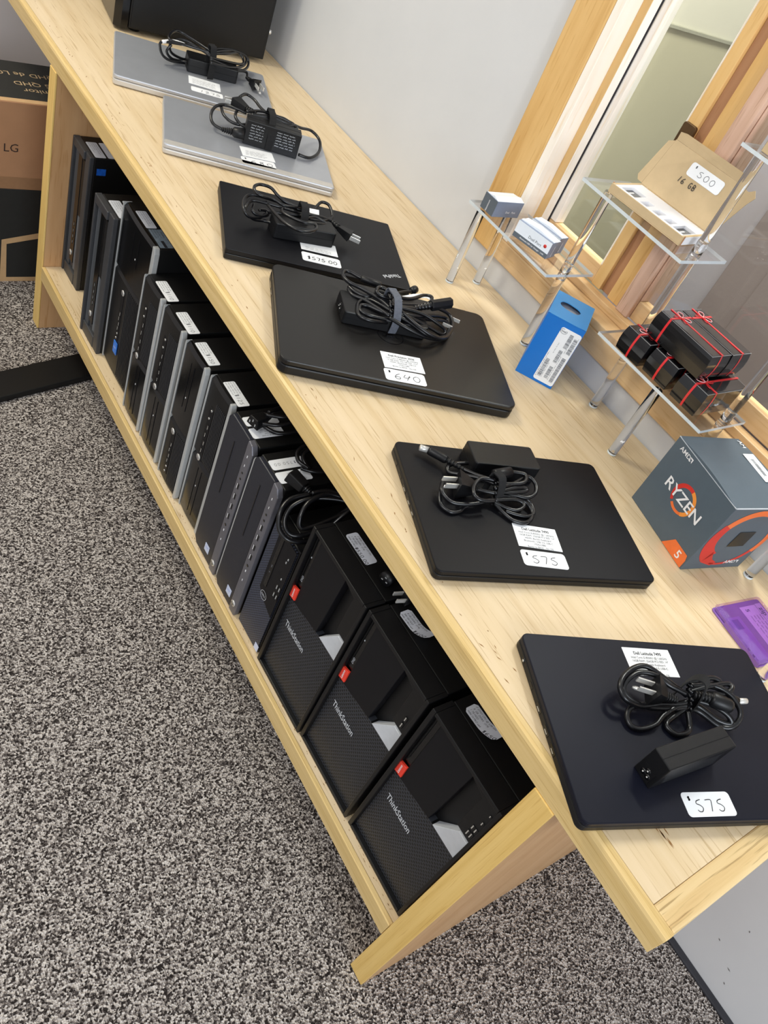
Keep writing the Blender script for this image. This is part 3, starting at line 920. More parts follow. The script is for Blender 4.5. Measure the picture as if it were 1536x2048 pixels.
def slim_computer(label, y0, xf, w, flipped, price, lab_u, seed, wide=False, h=0.3150, d=0.36, div=0.1450):
    t = pc_thing('wide_tower' if wide else 'slim_computer', label, y0, xf)
    ed = 0.0040 if not wide else 0.0042
    rd = 0.0092 if not wide else 0.0125
    bow = 0.0030
    MB().box((0.001, 0.0088, 0), (w - 0.001, d, h - 0.001)).build('chassis', BLACK_STEEL, t, bev=0.0008)
    MB().prism([(0, 0.006), (0.002, 0.0), (ed, 0), (ed, h + 0.0005), (0.0035, h + 0.0005), (0.0012, h - 0.002), (0, h - 0.009)], -0.0008, 0.0088, 'xz').build('silver_trim', SILVER, t, bev=0.0008)
    MB().prism([(w - rd, 0), (w - 0.003, 0), (w, 0.006), (w, h - 0.010), (w - 0.0035, h + 0.0005), (w - rd, h + 0.0005)], -0.0012, 0.0088, 'xz').build('silver_trim', SILVER, t, bev=0.0012)
    zr0, zr1 = (0.0, div) if flipped else (div, h)
    zs0, zs1 = (div, h) if flipped else (0.0, div)
    bowed_bezel(w, zr0 + 0.0006, zr1, bow, 0, 0.001, 0.0085, ed + 0.0002, w - rd - 0.0002).build('vent_bezel', BLACK, t)
    bowed_bezel(w, zs0, zs1 - 0.0006, bow, 0, 0.001, 0.0085, ed + 0.0002, w - rd - 0.0002).build('drive_cover', BLACK_GLOSS, t)
    # louvres to the right of the port strip
    xl = w * 0.50
    n = 8 if not wide else 11
    lv = MB()
    for i in range(n):
        x = xl + (w - rd - 0.002 - xl) * (i + 0.5) / n
        u = (x / w - 0.5) * 2
        yy = 0.001 - bow * (1 - u * u)
        lv.box((x - 0.0007, yy - 0.0013, zr0 + 0.012), (x + 0.0007, yy + 0.0004, zr1 - (0.030 if not flipped else 0.008)))
    lv.build('vent_louvre', LOUVRE, t)
    # port strip with its round badge
    xs = 0.0325 if not wide else 0.062
    pw = 0.0068
    yf = 0.001 - bow * (1 - (xs / w * 2 - 1) ** 2) - 0.0008
    lz = (div + 0.0070) if not flipped else (div - 0.0160)
    if wide:
        lz = div - 0.026
    za, zb = (0.170, 0.262) if not flipped else (0.028, 0.098)
    if wide:
        za, zb = 0.092, 0.152
    st = MB().box((xs - pw, yf, min(za, lz) - 0.004), (xs + pw, yf + 0.002, max(zb, lz) + 0.004)).build('port_strip', BLACK_MATT, t, bev=0.0004)
    pm = MB()
    m = 6
    for i in range(m):
        z = za + (zb - za) * i / (m - 1)
        x = xs + 0.0012 * (1 if i % 2 else -1)
        if i >= m - 2 and not flipped or i < 2 and flipped:
            pm.lathe((x, yf, z), (x, yf - 0.0012, z), [(0, 0.0022), (1, 0.0020)], 12, 1).lathe((x, yf - 0.0012, z), (x, yf - 0.0014, z), [(0, 0.0011), (1, 0.001)], 10, 0)
        else:
            pm.box((x - 0.0026, yf - 0.0005, z - 0.0055), (x + 0.0026, yf + 0.0003, z + 0.0055), 0).box((x + 0.0006, yf - 0.0009, z - 0.0040), (x + 0.0016, yf - 0.0004, z + 0.0036), 1)
    pm.build('front_ports', [BLACK_GLOSS, CHROME], st)
    lg = round_badge(MB(), xs - 0.002 if not wide else xs + 0.002, lz, yf - 0.0002, 0.0062)
    lg.text('hp', ((xs - 0.002) if not wide else xs + 0.002, yf - 0.0022, lz), FX, FZ, 0.0092, 1, True, 1.0, 0.2)
    lg.build('maker_badge', [CHROME, GUN], st, fix=False)
    # drive: two long seams, an eject button and tiny marks
    bx = w * 0.60
    dm = MB()
    ydr = 0.001 - bow - 0.0006
    s0, s1 = (zs0 + 0.020, zs1 - 0.012) if not flipped else (zs0 + 0.050, zs1 - 0.022)
    dm.box((bx, ydr, s0), (bx + 0.0007, ydr + 0.002, s1), 0).box((bx - w * 0.16, ydr, s0), (bx - w * 0.16 + 0.0007, ydr + 0.002, s1), 0)
    z = s0 + (s1 - s0) * (0.62 if not flipped else 0.25)
    dm.box((bx - 0.008, ydr, z), (bx - 0.0066, ydr + 0.001, z + 0.003), 1)
    for (dx, f) in ((-0.50, 0.55), (-0.30, 0.80)):
        z = s0 + (s1 - s0) * f
        dm.box((bx + dx * w * 0.6 - 0.002, ydr + 0.0012, z), (bx + dx * w * 0.6 + 0.002, ydr + 0.0028, z + 0.005), 2)
    dm.build('drive_seams', [BLACK_MATT, PRINT_W, INK_G], t)
    if price:
        sticker('price_label', t, (lab_u + 0.030, 0.0205, h - 0.0009), UX, UY, 0.0615, 0.0215, 0.003, [PAPER, INK_G],
                notes([(0.030, ''), (0.034, ''), (0.028, ''), (0.032, '')], 0.0034, 0.0045, 0.0072, -0.029, (price, 0.014, -0.001, 0.0066), seed))
    return t
slim_computer('slim silver edged computer beside a grey barred computer, label reading 125', 1.007, 0.022, 0.085, False, '$125', 0.0235, 3)
slim_computer('slim silver edged computer standing upside down, vents at the bottom', 1.100, 0.0165, 0.086, True, '$150', 0.0122, 13)
slim_computer('slim silver edged computer, second from the wide tower', 1.199, 0.0165, 0.0865, False, '$110', 0.0262, 23)
slim_computer('slim silver edged computer standing right beside the wide tower', 1.2905, 0.0155, 0.0855, False, '$110', 0.0250, 33)
wt = slim_computer('wide black tower with silver edges and a blue sticker, beside the dark slim computers', 1.4535, 0.029, 0.1625, True, None, 0, 43, True, h=0.3620, d=0.40, div=0.2275)
MB().box((0.0572, -0.0045, 0.0560), (0.0742, -0.0028, 0.0840)).build('processor_sticker', INTEL_B, wt)
MB().text('intel', (0.0657, -0.0047, 0.071), FX, FZ, 0.006, 0).build('sticker_lettering', PRINT_W, wt, fix=False)
sticker('price_label', wt, (0.0620, 0.0200, 0.3611), UX, UY, 0.0580, 0.0205, 0.003, [PAPER_G, INK_G], notes([(0.05, ''), (0.046, ''), (0.05, ''), (0.03, '')], 0.0034, 0.0045, 0.0070, -0.028, None, 51))
def lic(mb, O, X, Y):
    mb.text('Windows', O + X * -0.012 + Y * 0.008, X, Y, 0.005, 1)
    for i in range(3):
        mb.squiggle(O + X * -0.030 + Y * (0.001 - i * 0.005), X, Y, 0.03, 0.0022, 0.0004, 1, 60 + i)
    mb.add([O + X * 0.008 + Y * -0.004, O + X * 0.030 + Y * -0.004, O + X * 0.030 + Y * 0.002, O + X * 0.008 + Y * 0.002], [(0, 1, 2, 3)], 1)
sticker('licence_label', wt, (0.1245, 0.0240, 0.3611), UX, UY, 0.0600, 0.0250, 0.001, [plain('licence_paper', (120, 134, 146), 0.4, var=0.2, scale=150), INK], lic)

# ---------------------------------------------------------------- two dark slim computers with a framed front
def framed_computer(label, y0, xf, stick, seed):
    w, h, d = 0.0945, 0.3230, 0.36
    t = pc_thing('framed_computer', label, y0, xf)
    MB().box((0.001, 0.0142, 0), (w - 0.001, d, h - 0.001)).build('chassis', BLACK_STEEL, t, bev=0.002)
    b = MB()
    b.box((0, 0, 0), (0.007, 0.0140, h)).box((w - 0.024, 0.004, 0), (w, 0.0140, h)).box((0.007, 0, h - 0.018), (w - 0.024, 0.0140, h)).box((0.007, 0.003, 0), (w - 0.024, 0.0140, 0.028)).box((0.007, 0.009, 0.028), (w - 0.024, 0.0140, h - 0.018))
    b.build('front_bezel', plain('charcoal_plastic', (58, 59, 62), 0.45, var=0.08), t, bev=0.0018)
    MB().box((0.0105, 0.0062, 0.030), (0.0290, 0.0088, h - 0.022)).build('ribbed_panel', HATCH, t)
    st = MB().box((0.0305, 0.0050, 0.046), (0.0520, 0.0088, h - 0.024)).build('port_strip', BLACK_GLOSS, t, bev=0.0008)
    MB().box((0.0535, 0.0060, 0.170), (0.0700, 0.0088, h - 0.024)).build('ladder_vent', LADDER, t)
    MB().box((0.0535, 0.0066, 0.034), (0.0700, 0.0088, 0.168)).build('ribbed_panel', HATCH, t)
    lg = round_badge(MB(), 0.0375, 0.0660, 0.0049, 0.0066)
    lg.text('hp', (0.0375, 0.0028, 0.0662), FX, FZ, 0.0094, 1, True, 1.0, 0.2)
    lg.build('maker_badge', [CHROME, GUN], st, fix=False)
    pm = MB()
    for z in (0.1400, 0.1240, 0.1100, 0.0960):
        pm.box((0.0395, 0.0045, z - 0.005), (0.0440, 0.0055, z + 0.005), 0).box((0.0418, 0.0042, z - 0.003), (0.0428, 0.0046, z + 0.003), 1)
    pm.build('front_ports', [BLACK, SILVER], st)
    sticker('note_label', t, (0.0590, 0.0280, h - 0.0008), UX, UY, 0.0640, 0.0230, 0.003, [PAPER_G, INK_G], notes([(0.04, ''), (0.05, ''), (0.03, ''), (0.04, '')], 0.0034, 0.0046, 0.0072, -0.028, None, seed))
    sticker('price_label', t, (0.0590, 0.0545, h - 0.0008), UX, UY, 0.0640, 0.0215, 0.003, [PAPER_G, INK_G], notes([(0.02, ''), (0.016, '')], 0.0034, 0.0050, 0.0050, -0.008, None, seed + 5))
    if stick:
        MB().box((w + 0.0002 - 0.0010, 0.021, 0.2855), (w + 0.0004, 0.040, 0.2995)).build('processor_sticker', plain('sticker_deep_blue', (30, 92, 190), 0.35, var=0.25, scale=140), t)
    return t
framed_computer('dark slim computer with ribbed front, standing beside the wide silver edged tower', 1.5485, 0.0110, False, 71)
framed_computer('dark slim computer with ribbed front, farthest on the shelf by the end panel', 1.7780, 0.0425, True, 83)
TR = {
 'L6': {
  'c': [[(.1793,-.0862,.02),(.1473,-.0702,.03),(.1284,-.0585,.032),(.1108,-.0603,.03),(.0925,-.0717,.028),(.0855,-.0847,.025),(.0928,-.0957,.02),(.115,-.0974,.012),(.1362,-.0956,.012),(.1715,-.0944,.012)],[(.175,-.0872,.025),(.1513,-.0806,.03),(.1368,-.0698,.032),(.1175,-.0654,.03),(.1013,-.0721,.026),(.0946,-.0813,.02),(.1028,-.0903,.015),(.1256,-.0969,.01),(.1595,-.0979,.01),(.18,-.0963,.012)],[(.1789,-.0953,.014),(.1656,-.0967,.012),(.1458,-.1054,.008),(.1303,-.1167,.006),(.1096,-.1212,.004),(.0985,-.1164,.004),(.0975,-.1057,.006),(.1051,-.0976,.01),(.1251,-.095,.012),(.1646,-.0943,.015),(.178,-.0929,.017)],[(.1859,-.0939,.012),(.1617,-.1053,.005),(.1493,-.1132,.004),(.1491,-.1197,.003),(.1572,-.1266,.003),(.1721,-.1243,.003),(.1801,-.1166,.004),(.1812,-.1013,.01)],[(.1856,-.0803,.025),(.2043,-.0771,.028),(.2261,-.0815,.028),(.2416,-.0931,.025),(.2473,-.107,.02),(.2405,-.1174,.012),(.229,-.1176,.008),(.2164,-.1054,.008),(.1956,-.0936,.012),(.1849,-.0914,.015)],[(.1801,-.0793,.03),(.2144,-.0778,.03),(.2332,-.0877,.03),(.244,-.1015,.025),(.2446,-.1122,.018),(.2335,-.1196,.01),(.2201,-.1147,.006),(.2003,-.0996,.008),(.1858,-.097,.01)],[(.1799,-.0782,.028),(.1848,-.0748,.03),(.1996,-.071,.032),(.2177,-.069,.032),(.2276,-.0717,.03),(.2229,-.074,.028),(.1908,-.0798,.028),(.1785,-.0834,.026)],[(.1798,-.0854,.026),(.2089,-.0791,.03),(.2384,-.0745,.03),(.2408,-.0809,.03),(.2278,-.0856,.026),(.1906,-.0859,.024),(.1795,-.0873,.022)],[(.1818,-.0903,.02),(.2113,-.0977,.02),(.2285,-.1085,.018),(.2342,-.1155,.012),(.2192,-.1106,.01),(.1994,-.0955,.012),(.1849,-.093,.014)]],
  'strap': [(.1762,-.0765,.034),(.1921,-.0965,.002)],
  'plug': [(.1595,-.0943,.022),(.1419,-.09,.024),(.1284,-.0845,.026),(.1095,-.079,.026)],
  'conn': [(.1842,-.0885,.026),(.205,-.0918,.026),(.2327,-.1014,.024)],
  'tip': [(.2364,-.0905,.024),(.2471,-.0934,.024),(.2612,-.0929,.024)],
 },
 'L5': {
  'c': [[(.1005,-.1129,.015),(.0755,-.1192,.012),(.0503,-.1184,.01),(.0388,-.1105,.012),(.0358,-.1,.014),(.0406,-.0881,.014)],[(.1071,-.1062,.012),(.0895,-.1127,.01),(.0684,-.1183,.005),(.0592,-.1252,.003),(.0452,-.1282,.003),(.0351,-.1183,.003),(.0351,-.1053,.006),(.0383,-.0946,.012)],[(.1092,-.0903,.03),(.0904,-.0893,.03),(.0762,-.1022,.028),(.0723,-.1167,.026),(.0817,-.1233,.024),(.103,-.1192,.022)],[(.1414,-.071,.03),(.1502,-.0707,.03),(.1635,-.0734,.03),(.1583,-.0857,.028),(.1395,-.0894,.026),(.1109,-.0912,.026)],[(.1082,-.1004,.025),(.1404,-.0883,.025),(.17,-.0711,.025),(.181,-.0806,.022),(.1778,-.0941,.018),(.1646,-.1002,.014),(.1428,-.0976,.014),(.1142,-.0961,.016)],[(.1095,-.1037,.02),(.1465,-.0914,.022),(.1642,-.0891,.02),(.1625,-.0924,.018),(.1407,-.0973,.018),(.1118,-.0999,.018)],[(.1117,-.109,.012),(.1413,-.1042,.012),(.156,-.1057,.01),(.1575,-.1119,.008),(.1458,-.1169,.005),(.1302,-.1136,.005),(.1121,-.1103,.01)],[(.1133,-.11,.008),(.1245,-.123,.004),(.1349,-.1338,.003),(.1505,-.1372,.003),(.1647,-.1294,.003),(.1713,-.1151,.004),(.1638,-.103,.008),(.1437,-.1004,.01),(.114,-.1023,.012)],[(.1295,-.1183,.003),(.1444,-.1233,.003),(.1608,-.1249,.003),(.173,-.1182,.004),(.1734,-.1035,.006),(.1646,-.0982,.01),(.1432,-.099,.012),(.1135,-.1008,.014)],[(.0984,-.0415,.012),(.0792,-.0433,.01),(.065,-.0473,.008),(.0628,-.0576,.006),(.0763,-.0668,.012),(.0961,-.0788,.02),(.1121,-.0908,.024)],[(.081,-.058,.014),(.0944,-.0704,.018),(.1122,-.0877,.026)],[(.0816,-.0949,.016),(.0936,-.1022,.02),(.1077,-.1058,.022)]],
  'strap': [(.1099,-.0825,.033),(.1184,-.1053,.001)],
  'plug': [(.0902,-.0991,.018),(.082,-.0939,.016),(.0606,-.0892,.016),(.0405,-.09,.016)],
  'ferr': [(.1106,-.0811,.031),(.1405,-.0722,.031)],
  'dc': [(.081,-.058,.014),(.0624,-.0414,.012),(.0412,-.0232,.01),(.0286,-.0198,.01)],
 },
 'L4': {
  'c': [[(.1667,-.0431,.03),(.1361,-.0367,.03),(.1175,-.026,.03),(.1073,-.0281,.03),(.1031,-.0414,.03),(.1111,-.0574,.03),(.1322,-.0677,.03),(.1567,-.089,.032),(.1731,-.1103,.032)],[(.1128,-.0594,.024),(.1225,-.0721,.024),(.1404,-.0795,.026),(.1608,-.0652,.03),(.1772,-.0789,.034)],[(.1786,-.1186,.014),(.1423,-.1394,.022),(.1238,-.1355,.022),(.1204,-.1188,.022),(.1259,-.0959,.022),(.1407,-.0835,.024),(.157,-.0969,.028),(.1759,-.1154,.03)],[(.1758,-.1218,.028),(.1554,-.1131,.026),(.1381,-.1033,.024),(.1271,-.1061,.023),(.1252,-.1206,.023),(.1407,-.1281,.023),(.1759,-.1214,.02)],[(.1752,-.0875,.036),(.1574,-.0885,.038),(.1505,-.0826,.04),(.1565,-.069,.04),(.1677,-.0706,.04),(.1738,-.0911,.038)],[(.172,-.092,.035),(.1949,-.1156,.032),(.216,-.1335,.028),(.2441,-.1389,.02),(.2712,-.1225,.012),(.292,-.0841,.01),(.2924,-.0575,.015),(.2689,-.0619,.025),(.2411,-.0708,.03),(.1771,-.0978,.034)],[(.1707,-.113,.03),(.2046,-.1245,.025),(.2341,-.1352,.018),(.2615,-.1205,.008),(.2854,-.095,.006),(.2875,-.0619,.01),(.2589,-.0778,.02),(.212,-.1077,.028),(.1744,-.1069,.03)],[(.1711,-.0858,.04),(.2096,-.0718,.035),(.2405,-.0417,.03),(.2559,-.0402,.03),(.2453,-.0642,.03),(.2087,-.0885,.03),(.1705,-.102,.035)],[(.1703,-.1255,.026),(.1981,-.1362,.022),(.2298,-.1357,.014),(.2591,-.1222,.006),(.2811,-.1056,.004),(.2919,-.0785,.006),(.2782,-.0731,.012),(.2409,-.0942,.02),(.1705,-.1192,.028)],[(.1691,-.1086,.036),(.199,-.103,.034),(.2301,-.0989,.03),(.2565,-.1005,.022),(.2757,-.1001,.012),(.2699,-.1082,.008),(.2455,-.11,.016),(.205,-.115,.028),(.1695,-.1163,.032)],[(.2187,-.0893,.03),(.1981,-.0957,.032),(.1711,-.1003,.034)],[(.113,-.0634,.022),(.1169,-.0785,.022),(.1365,-.0915,.025),(.1698,-.124,.028)]],
  'strap': [(.1713,-.0786,.044),(.1827,-.1281,.001)],
  'ferr': [(.1327,-.0383,.031),(.1659,-.046,.031)],
  'conn': [(.2176,-.0874,.03),(.2478,-.0671,.03),(.2891,-.0415,.03)],
  'dc': [(.1906,-.0447,.02),(.2129,-.0166,.012),(.2359,.0023,.008),(.2456,.0137,.008)],
  'blades': [(.2821,-.0808,.01),(.2993,-.0602,.012)],
  'tag': [(.191,-.0692,.032),(.2207,-.0481,.032),(.2482,-.0325,.03),(.2619,-.0372,.028)],
 },
 'L3': {
  'c': [[(.1279,-.1021,.034),(.0993,-.1044,.04),(.084,-.0985,.045),(.0719,-.0879,.05),(.0548,-.0853,.05),(.044,-.097,.05),(.0436,-.1079,.048),(.0538,-.1142,.045),(.0788,-.1062,.04),(.096,-.1139,.038),(.1277,-.1011,.035)],[(.1325,-.0982,.03),(.1008,-.1029,.035),(.0708,-.1036,.038),(.0432,-.0976,.035),(.0309,-.1089,.03),(.029,-.1347,.025),(.0393,-.1382,.016),(.0583,-.1245,.012),(.0729,-.1105,.016),(.0809,-.1221,.026),(.1272,-.1182,.03)],[(.131,-.1105,.03),(.0907,-.1167,.035),(.0648,-.1154,.035),(.0429,-.1123,.032),(.033,-.1269,.028),(.033,-.1347,.02),(.0498,-.1307,.01),(.068,-.1239,.008),(.0787,-.1291,.01)],[(.0655,-.1104,.034),(.077,-.1406,.035),(.0903,-.1727,.038),(.1079,-.1897,.04),(.1279,-.1885,.04),(.1427,-.1735,.04),(.1433,-.1567,.04),(.1255,-.1596,.04),(.104,-.1497,.038),(.0916,-.1353,.036),(.0935,-.1182,.035),(.1097,-.1053,.034),(.1303,-.1066,.034)],[(.0463,-.1089,.025),(.045,-.1231,.02),(.058,-.1226,.014),(.0733,-.1123,.014),(.0698,-.1071,.018),(.0571,-.1143,.02)],[(.131,-.1105,.03),(.1559,-.1041,.03),(.1762,-.0987,.026),(.1864,-.0961,.024)],[(.1473,-.0996,.03),(.1591,-.0739,.032),(.1694,-.0592,.035),(.1815,-.0622,.035),(.1872,-.0771,.03),(.1855,-.0895,.025),(.1623,-.1113,.026),(.1296,-.1227,.03)],[(.129,-.1287,.03),(.1519,-.1119,.03),(.1712,-.1128,.026),(.1639,-.122,.026),(.1283,-.1347,.03)]],
  'strap': [(.127,-.1029,.042),(.1301,-.1397,.027)],
  'plug': [(.1811,-.0899,.024),(.1975,-.1106,.022),(.2186,-.1237,.018),(.2359,-.1272,.016)],
  'tag': [(.1377,-.0942,.034),(.1593,-.0924,.034)],
 },
 'L2': {
  'c': [[(.1372,-.0365,.05),(.1515,-.0141,.05),(.1684,-.0196,.046),(.1809,-.0401,.042),(.1955,-.0607,.042),(.2089,-.0621,.04)],[(.1511,-.0695,.036),(.1293,-.0619,.036),(.1111,-.0546,.034),(.0954,-.0647,.032),(.0867,-.0789,.026),(.0853,-.0942,.018),(.0916,-.1053,.012),(.1072,-.1121,.01)],[(.104,-.0576,.03),(.109,-.0774,.024),(.1218,-.089,.02),(.1373,-.0934,.02),(.1531,-.0875,.022)],[(.1345,-.061,.034),(.1306,-.0795,.028),(.1401,-.0925,.022),(.1528,-.0978,.02)],[(.1941,-.0702,.044),(.222,-.0578,.042),(.2427,-.0613,.038),(.2633,-.0483,.03),(.2935,-.0211,.02),(.3112,-.038,.012),(.3057,-.0806,.006),(.2831,-.1152,.004),(.2585,-.1197,.006)],[(.1613,-.0842,.042),(.1928,-.0796,.046),(.2256,-.0829,.044),(.2501,-.0798,.04),(.2386,-.0948,.04),(.1986,-.0935,.044),(.1608,-.0921,.042)],[(.1482,-.083,.044),(.1802,-.0704,.048),(.2133,-.0695,.046),(.2435,-.0737,.042),(.2285,-.0912,.042),(.1921,-.0876,.046),(.1571,-.0918,.044)]],
  'strap': [(.1946,-.0651,.05),(.1968,-.1285,.001)],
  'plug': [(.1678,-.077,.044),(.1499,-.0657,.042),(.1288,-.0461,.042),(.1051,-.0478,.042)],
  'conn': [(.1072,-.1121,.01),(.1268,-.1147,.012),(.1492,-.1201,.016)],
 },
 'L1': {
  'c': [[(.1858,-.1085,.05),(.146,-.0828,.055),(.1187,-.0792,.06),(.103,-.1068,.06),(.1015,-.1298,.055),(.1321,-.1167,.05),(.1852,-.118,.05)],[(.1854,-.1212,.048),(.1458,-.1053,.05),(.1327,-.1105,.048),(.0888,-.1226,.045),(.0865,-.116,.03),(.0955,-.1115,.015),(.1134,-.1047,.008),(.1412,-.0882,.006)],[(.1856,-.1244,.046),(.1391,-.0983,.052),(.1163,-.1028,.05),(.1046,-.1113,.04),(.1117,-.0944,.02),(.134,-.0805,.01),(.148,-.0741,.01)],[(.1852,-.118,.05),(.2325,-.0519,.045),(.2661,-.0205,.035),(.2802,-.0198,.025),(.2748,-.0471,.018),(.2497,-.0805,.02),(.1843,-.143,.046)],[(.1857,-.1165,.048),(.2238,-.0746,.044),(.2587,-.0198,.036),(.2753,-.0177,.028),(.2663,-.0504,.022),(.2312,-.1077,.03),(.1847,-.1493,.042)],[(.1865,-.0989,.05),(.2168,-.0647,.048),(.2498,-.0287,.04),(.2659,-.0352,.03),(.2565,-.0649,.028),(.185,-.1337,.046)],[(.2493,-.0853,.02),(.274,-.0626,.015),(.2737,-.0907,.012),(.2801,-.0994,.012)],[(.1074,-.1147,.042),(.0998,-.1173,.028),(.1128,-.1028,.012),(.134,-.0885,.008),(.1499,-.0958,.012)]],
  'strap': [(.1852,-.1031,.055),(.1928,-.1264,.001)],
  'plug': [(.2718,-.0885,.014),(.281,-.1039,.014),(.2921,-.1177,.014),(.3022,-.1443,.012)],
  'white': [(.0886,-.1257,.046),(.1098,-.1099,.048),(.1324,-.1136,.049)],
 },
}

# ================================================================== laptops on the table
def laptop(label, name, ox, oy, ang, w, d, tbase, tlid, lidm, basem, r=0.010, bev=0.0016, lid_inset=0.0):
    t = thing(name, label, 'laptop', (ox, oy, H), math.radians(ang), 'laptops for sale on the table')
    b = MB().slab(0, -d, w, 0, 0.0012, tbase, r, bev, 6, 0)
    for (x, y) in ((0.03, -0.03), (w - 0.03, -0.03), (0.03, -d + 0.03), (w - 0.03, -d + 0.03)):
        b.slab(x - 0.015, y - 0.004, x + 0.015, y + 0.004, 0, 0.0011, 0.002, 0.0002, 2)
    base = b.build('base', basem, t)
    g = 0.0006
    MB().slab(lid_inset, -d + lid_inset, w - lid_inset, 0 - lid_inset, tbase + g, tbase + g + tlid, r, bev * 0.8, 6).build('lid', lidm, t)
    MB().slab(0.004, -d + 0.004, w - 0.004, -0.004, tbase, tbase + g, r * 0.6, 0.0001, 4).build('lid_gap', BLACK_GLOSS, base)
    return t, base, tbase + g + tlid

def side_ports(base, specs, zc, mats=(BLACK_GLOSS, CHROME)):
    for (y, l, hgt, kind) in specs:
        m = MB()
        if kind == 'round':
            m.lathe((0.001, y, zc), (-0.0004, y, zc), [(0, hgt * 0.62), (1, hgt * 0.62)], 14, 0)
            m.lathe((-0.0002, y, zc), (-0.0007, y, zc), [(0, hgt * 0.28), (1, hgt * 0.28)], 10, 1)
        else:
            m.box((-0.0004, y - l / 2, zc - hgt / 2), (0.002, y + l / 2, zc + hgt / 2), 0)
            if kind == 'usb':
                m.box((-0.0006, y - l * 0.28, zc - hgt * 0.22), (-0.0003, y + l * 0.22, zc - hgt * 0.06), 1)
        m.build('side_port', list(mats), base)

def spec_card(t, top, x, y, ang, w, h, title, lines):
    a = math.radians(ang)
    X, Y = (math.cos(a), math.sin(a), 0), (-math.sin(a), math.cos(a), 0)
    def d(mb, O, X, Y):
        mb.text(title, O + Y * (h * 0.30), X, Y, 0.0062, 1, True, 0.88)
        yy = h * 0.30 - 0.0060
        for s in lines:
            mb.text(s, O + Y * yy, X, Y, 0.0043, 2, False, 0.92)
            yy -= 0.00475
    sticker('spec_card', t, (x, y, top), X, Y, w, h, 0.0006, [PAPER, INK, INK_G], d)

def price_card(t, top, x, y, ang, w, h, amount, ph, dx=0.0, sign=True, pw=None, gap=0.35, stroke=0.0009):
    a = math.radians(ang)
    X, Y = (math.cos(a), math.sin(a), 0), (-math.sin(a), math.cos(a), 0)
    def d(mb, O, X, Y):
        mb.pen(amount, O + X * dx - Y * 0.0015, X, Y, ph, pw, gap, stroke)
        if sign:
            mb.pen('$', O + X * (-w / 2 + 0.0085) + Y * (h / 2 - 0.0068), X, Y, 0.0045, 0.004, stroke=0.0012)
    sticker('price_card', t, (x, y, top), X, Y, w, h, 0.0045, [PAPER, INK], d)

def lap_world(ox, oy, ang, top, p):
    a = math.radians(ang)
    return (ox + p[0] * math.cos(a) - p[1] * math.sin(a), oy + p[0] * math.sin(a) + p[1] * math.cos(a), H + top)

def frame_at(p, d, up=(0, 0, 1)):
    X = Vector(d).normalized()
    Z = Vector(up) - X * X.dot(Vector(up))
    Z = Z.normalized() if Z.length > 1e-4 else X.orthogonal().normalized()
    Y = Z.cross(X)
    return Matrix(((X.x, Y.x, Z.x, p[0]), (X.y, Y.y, Z.y, p[1]), (X.z, Y.z, Z.z, p[2]), (0, 0, 0, 1)))

def strain(mb, p0, p1, r0, r1, ribs=5):
    prof = []
    for i in range(ribs):
        u = i / ribs
        r = r0 + (r1 - r0) * u
        prof += [(u, r), (u + 0.62 / ribs, r), (u + 0.64 / ribs, r * 0.78), (u + 0.98 / ribs, r * 0.78)]
    prof.append((1, r1))
    return mb.lathe(p0, p1, prof, 12)

def strap_band(pts, width, thick, name, mat, root, off):
    n = len(pts)
    P = smooth(pts, 5)
    d = Vector((pts[-1][0] - pts[0][0], pts[-1][1] - pts[0][1], 0)).normalized()
    side = Vector((-d.y, d.x, 0)) * width / 2
    vs, fs = [], []
    for i, p in enumerate(P):
        t = (P[min(i + 1, len(P) - 1)] - P[max(i - 1, 0)]).normalized()
        nrm = side.normalized().cross(t).normalized() * thick / 2
        vs += [p - side - nrm, p + side - nrm, p + side + nrm, p - side + nrm]
    for i in range(len(P) - 1):
        for j in range(4):
            fs.append((i * 4 + j, i * 4 + (j + 1) % 4, (i + 1) * 4 + (j + 1) % 4, (i + 1) * 4 + j))
    fs += [(3, 2, 1, 0), tuple((len(P) - 1) * 4 + j for j in range(4))]
    return MB().add(vs, fs).shift(off).build(name, mat, root)

def plug_part(root, off, pts, ground, scale=1.0, flip=False):
    """wall plug: ribbed strain relief, moulded body, flat blades (and a round earth pin)"""
    p0, p1, p2, p3 = (Vector(p) for p in pts)
    mb = MB()
    strain(mb, p0, p1, 0.0036 * scale, 0.0060 * scale)
    d = (p2 - p1)
    L = d.length
    M = frame_at(p1, d)
    b = MB(M)
    w = 0.0125 * scale if ground else 0.0105 * scale
    hh = 0.0115 * scale if ground else 0.0085 * scale
    b.hexa([(-0.001, -w * 0.5, -hh * 0.5), (L, -w, -hh), (L, w, -hh), (-0.001, w * 0.5, -hh * 0.5), (-0.001, -w * 0.5, hh * 0.5), (L, -w, hh), (L, w, hh), (-0.001, w * 0.5, hh * 0.5)])
    mb.v += b.v
    k = len(mb.v) - len(b.v)
    for f in b.f:
        mb.f.append(tuple(i + k for i in f)); mb.mi.append(0); mb.sm.append(False)
    body = mb.shift(off).build('plug', BLACK, root, bev=0.0022)
    M2 = frame_at(p2, p3 - p2)
    bl = (p3 - p2).length
    bl = max(0.014, min(bl, 0.020))
    for s in (-1, 1):
        q = MB(M2).box((-0.001, s * 0.0062 - 0.0010, -0.0036 + (0.002 if ground else 0)), (bl, s * 0.0062 + 0.0010, 0.0036 + (0.002 if ground else 0)))
        q.shift(off).build('blade', CHROME, body, bev=0.0004)
    if ground:
        q = MB(M2).lathe((-0.001, 0, -0.0062), (bl + 0.002, 0, -0.0062), [(0, 0.0023), (0.85, 0.0023), (1, 0.0012)], 12)
        q.shift(off).build('earth_pin', CHROME, body)
    return body

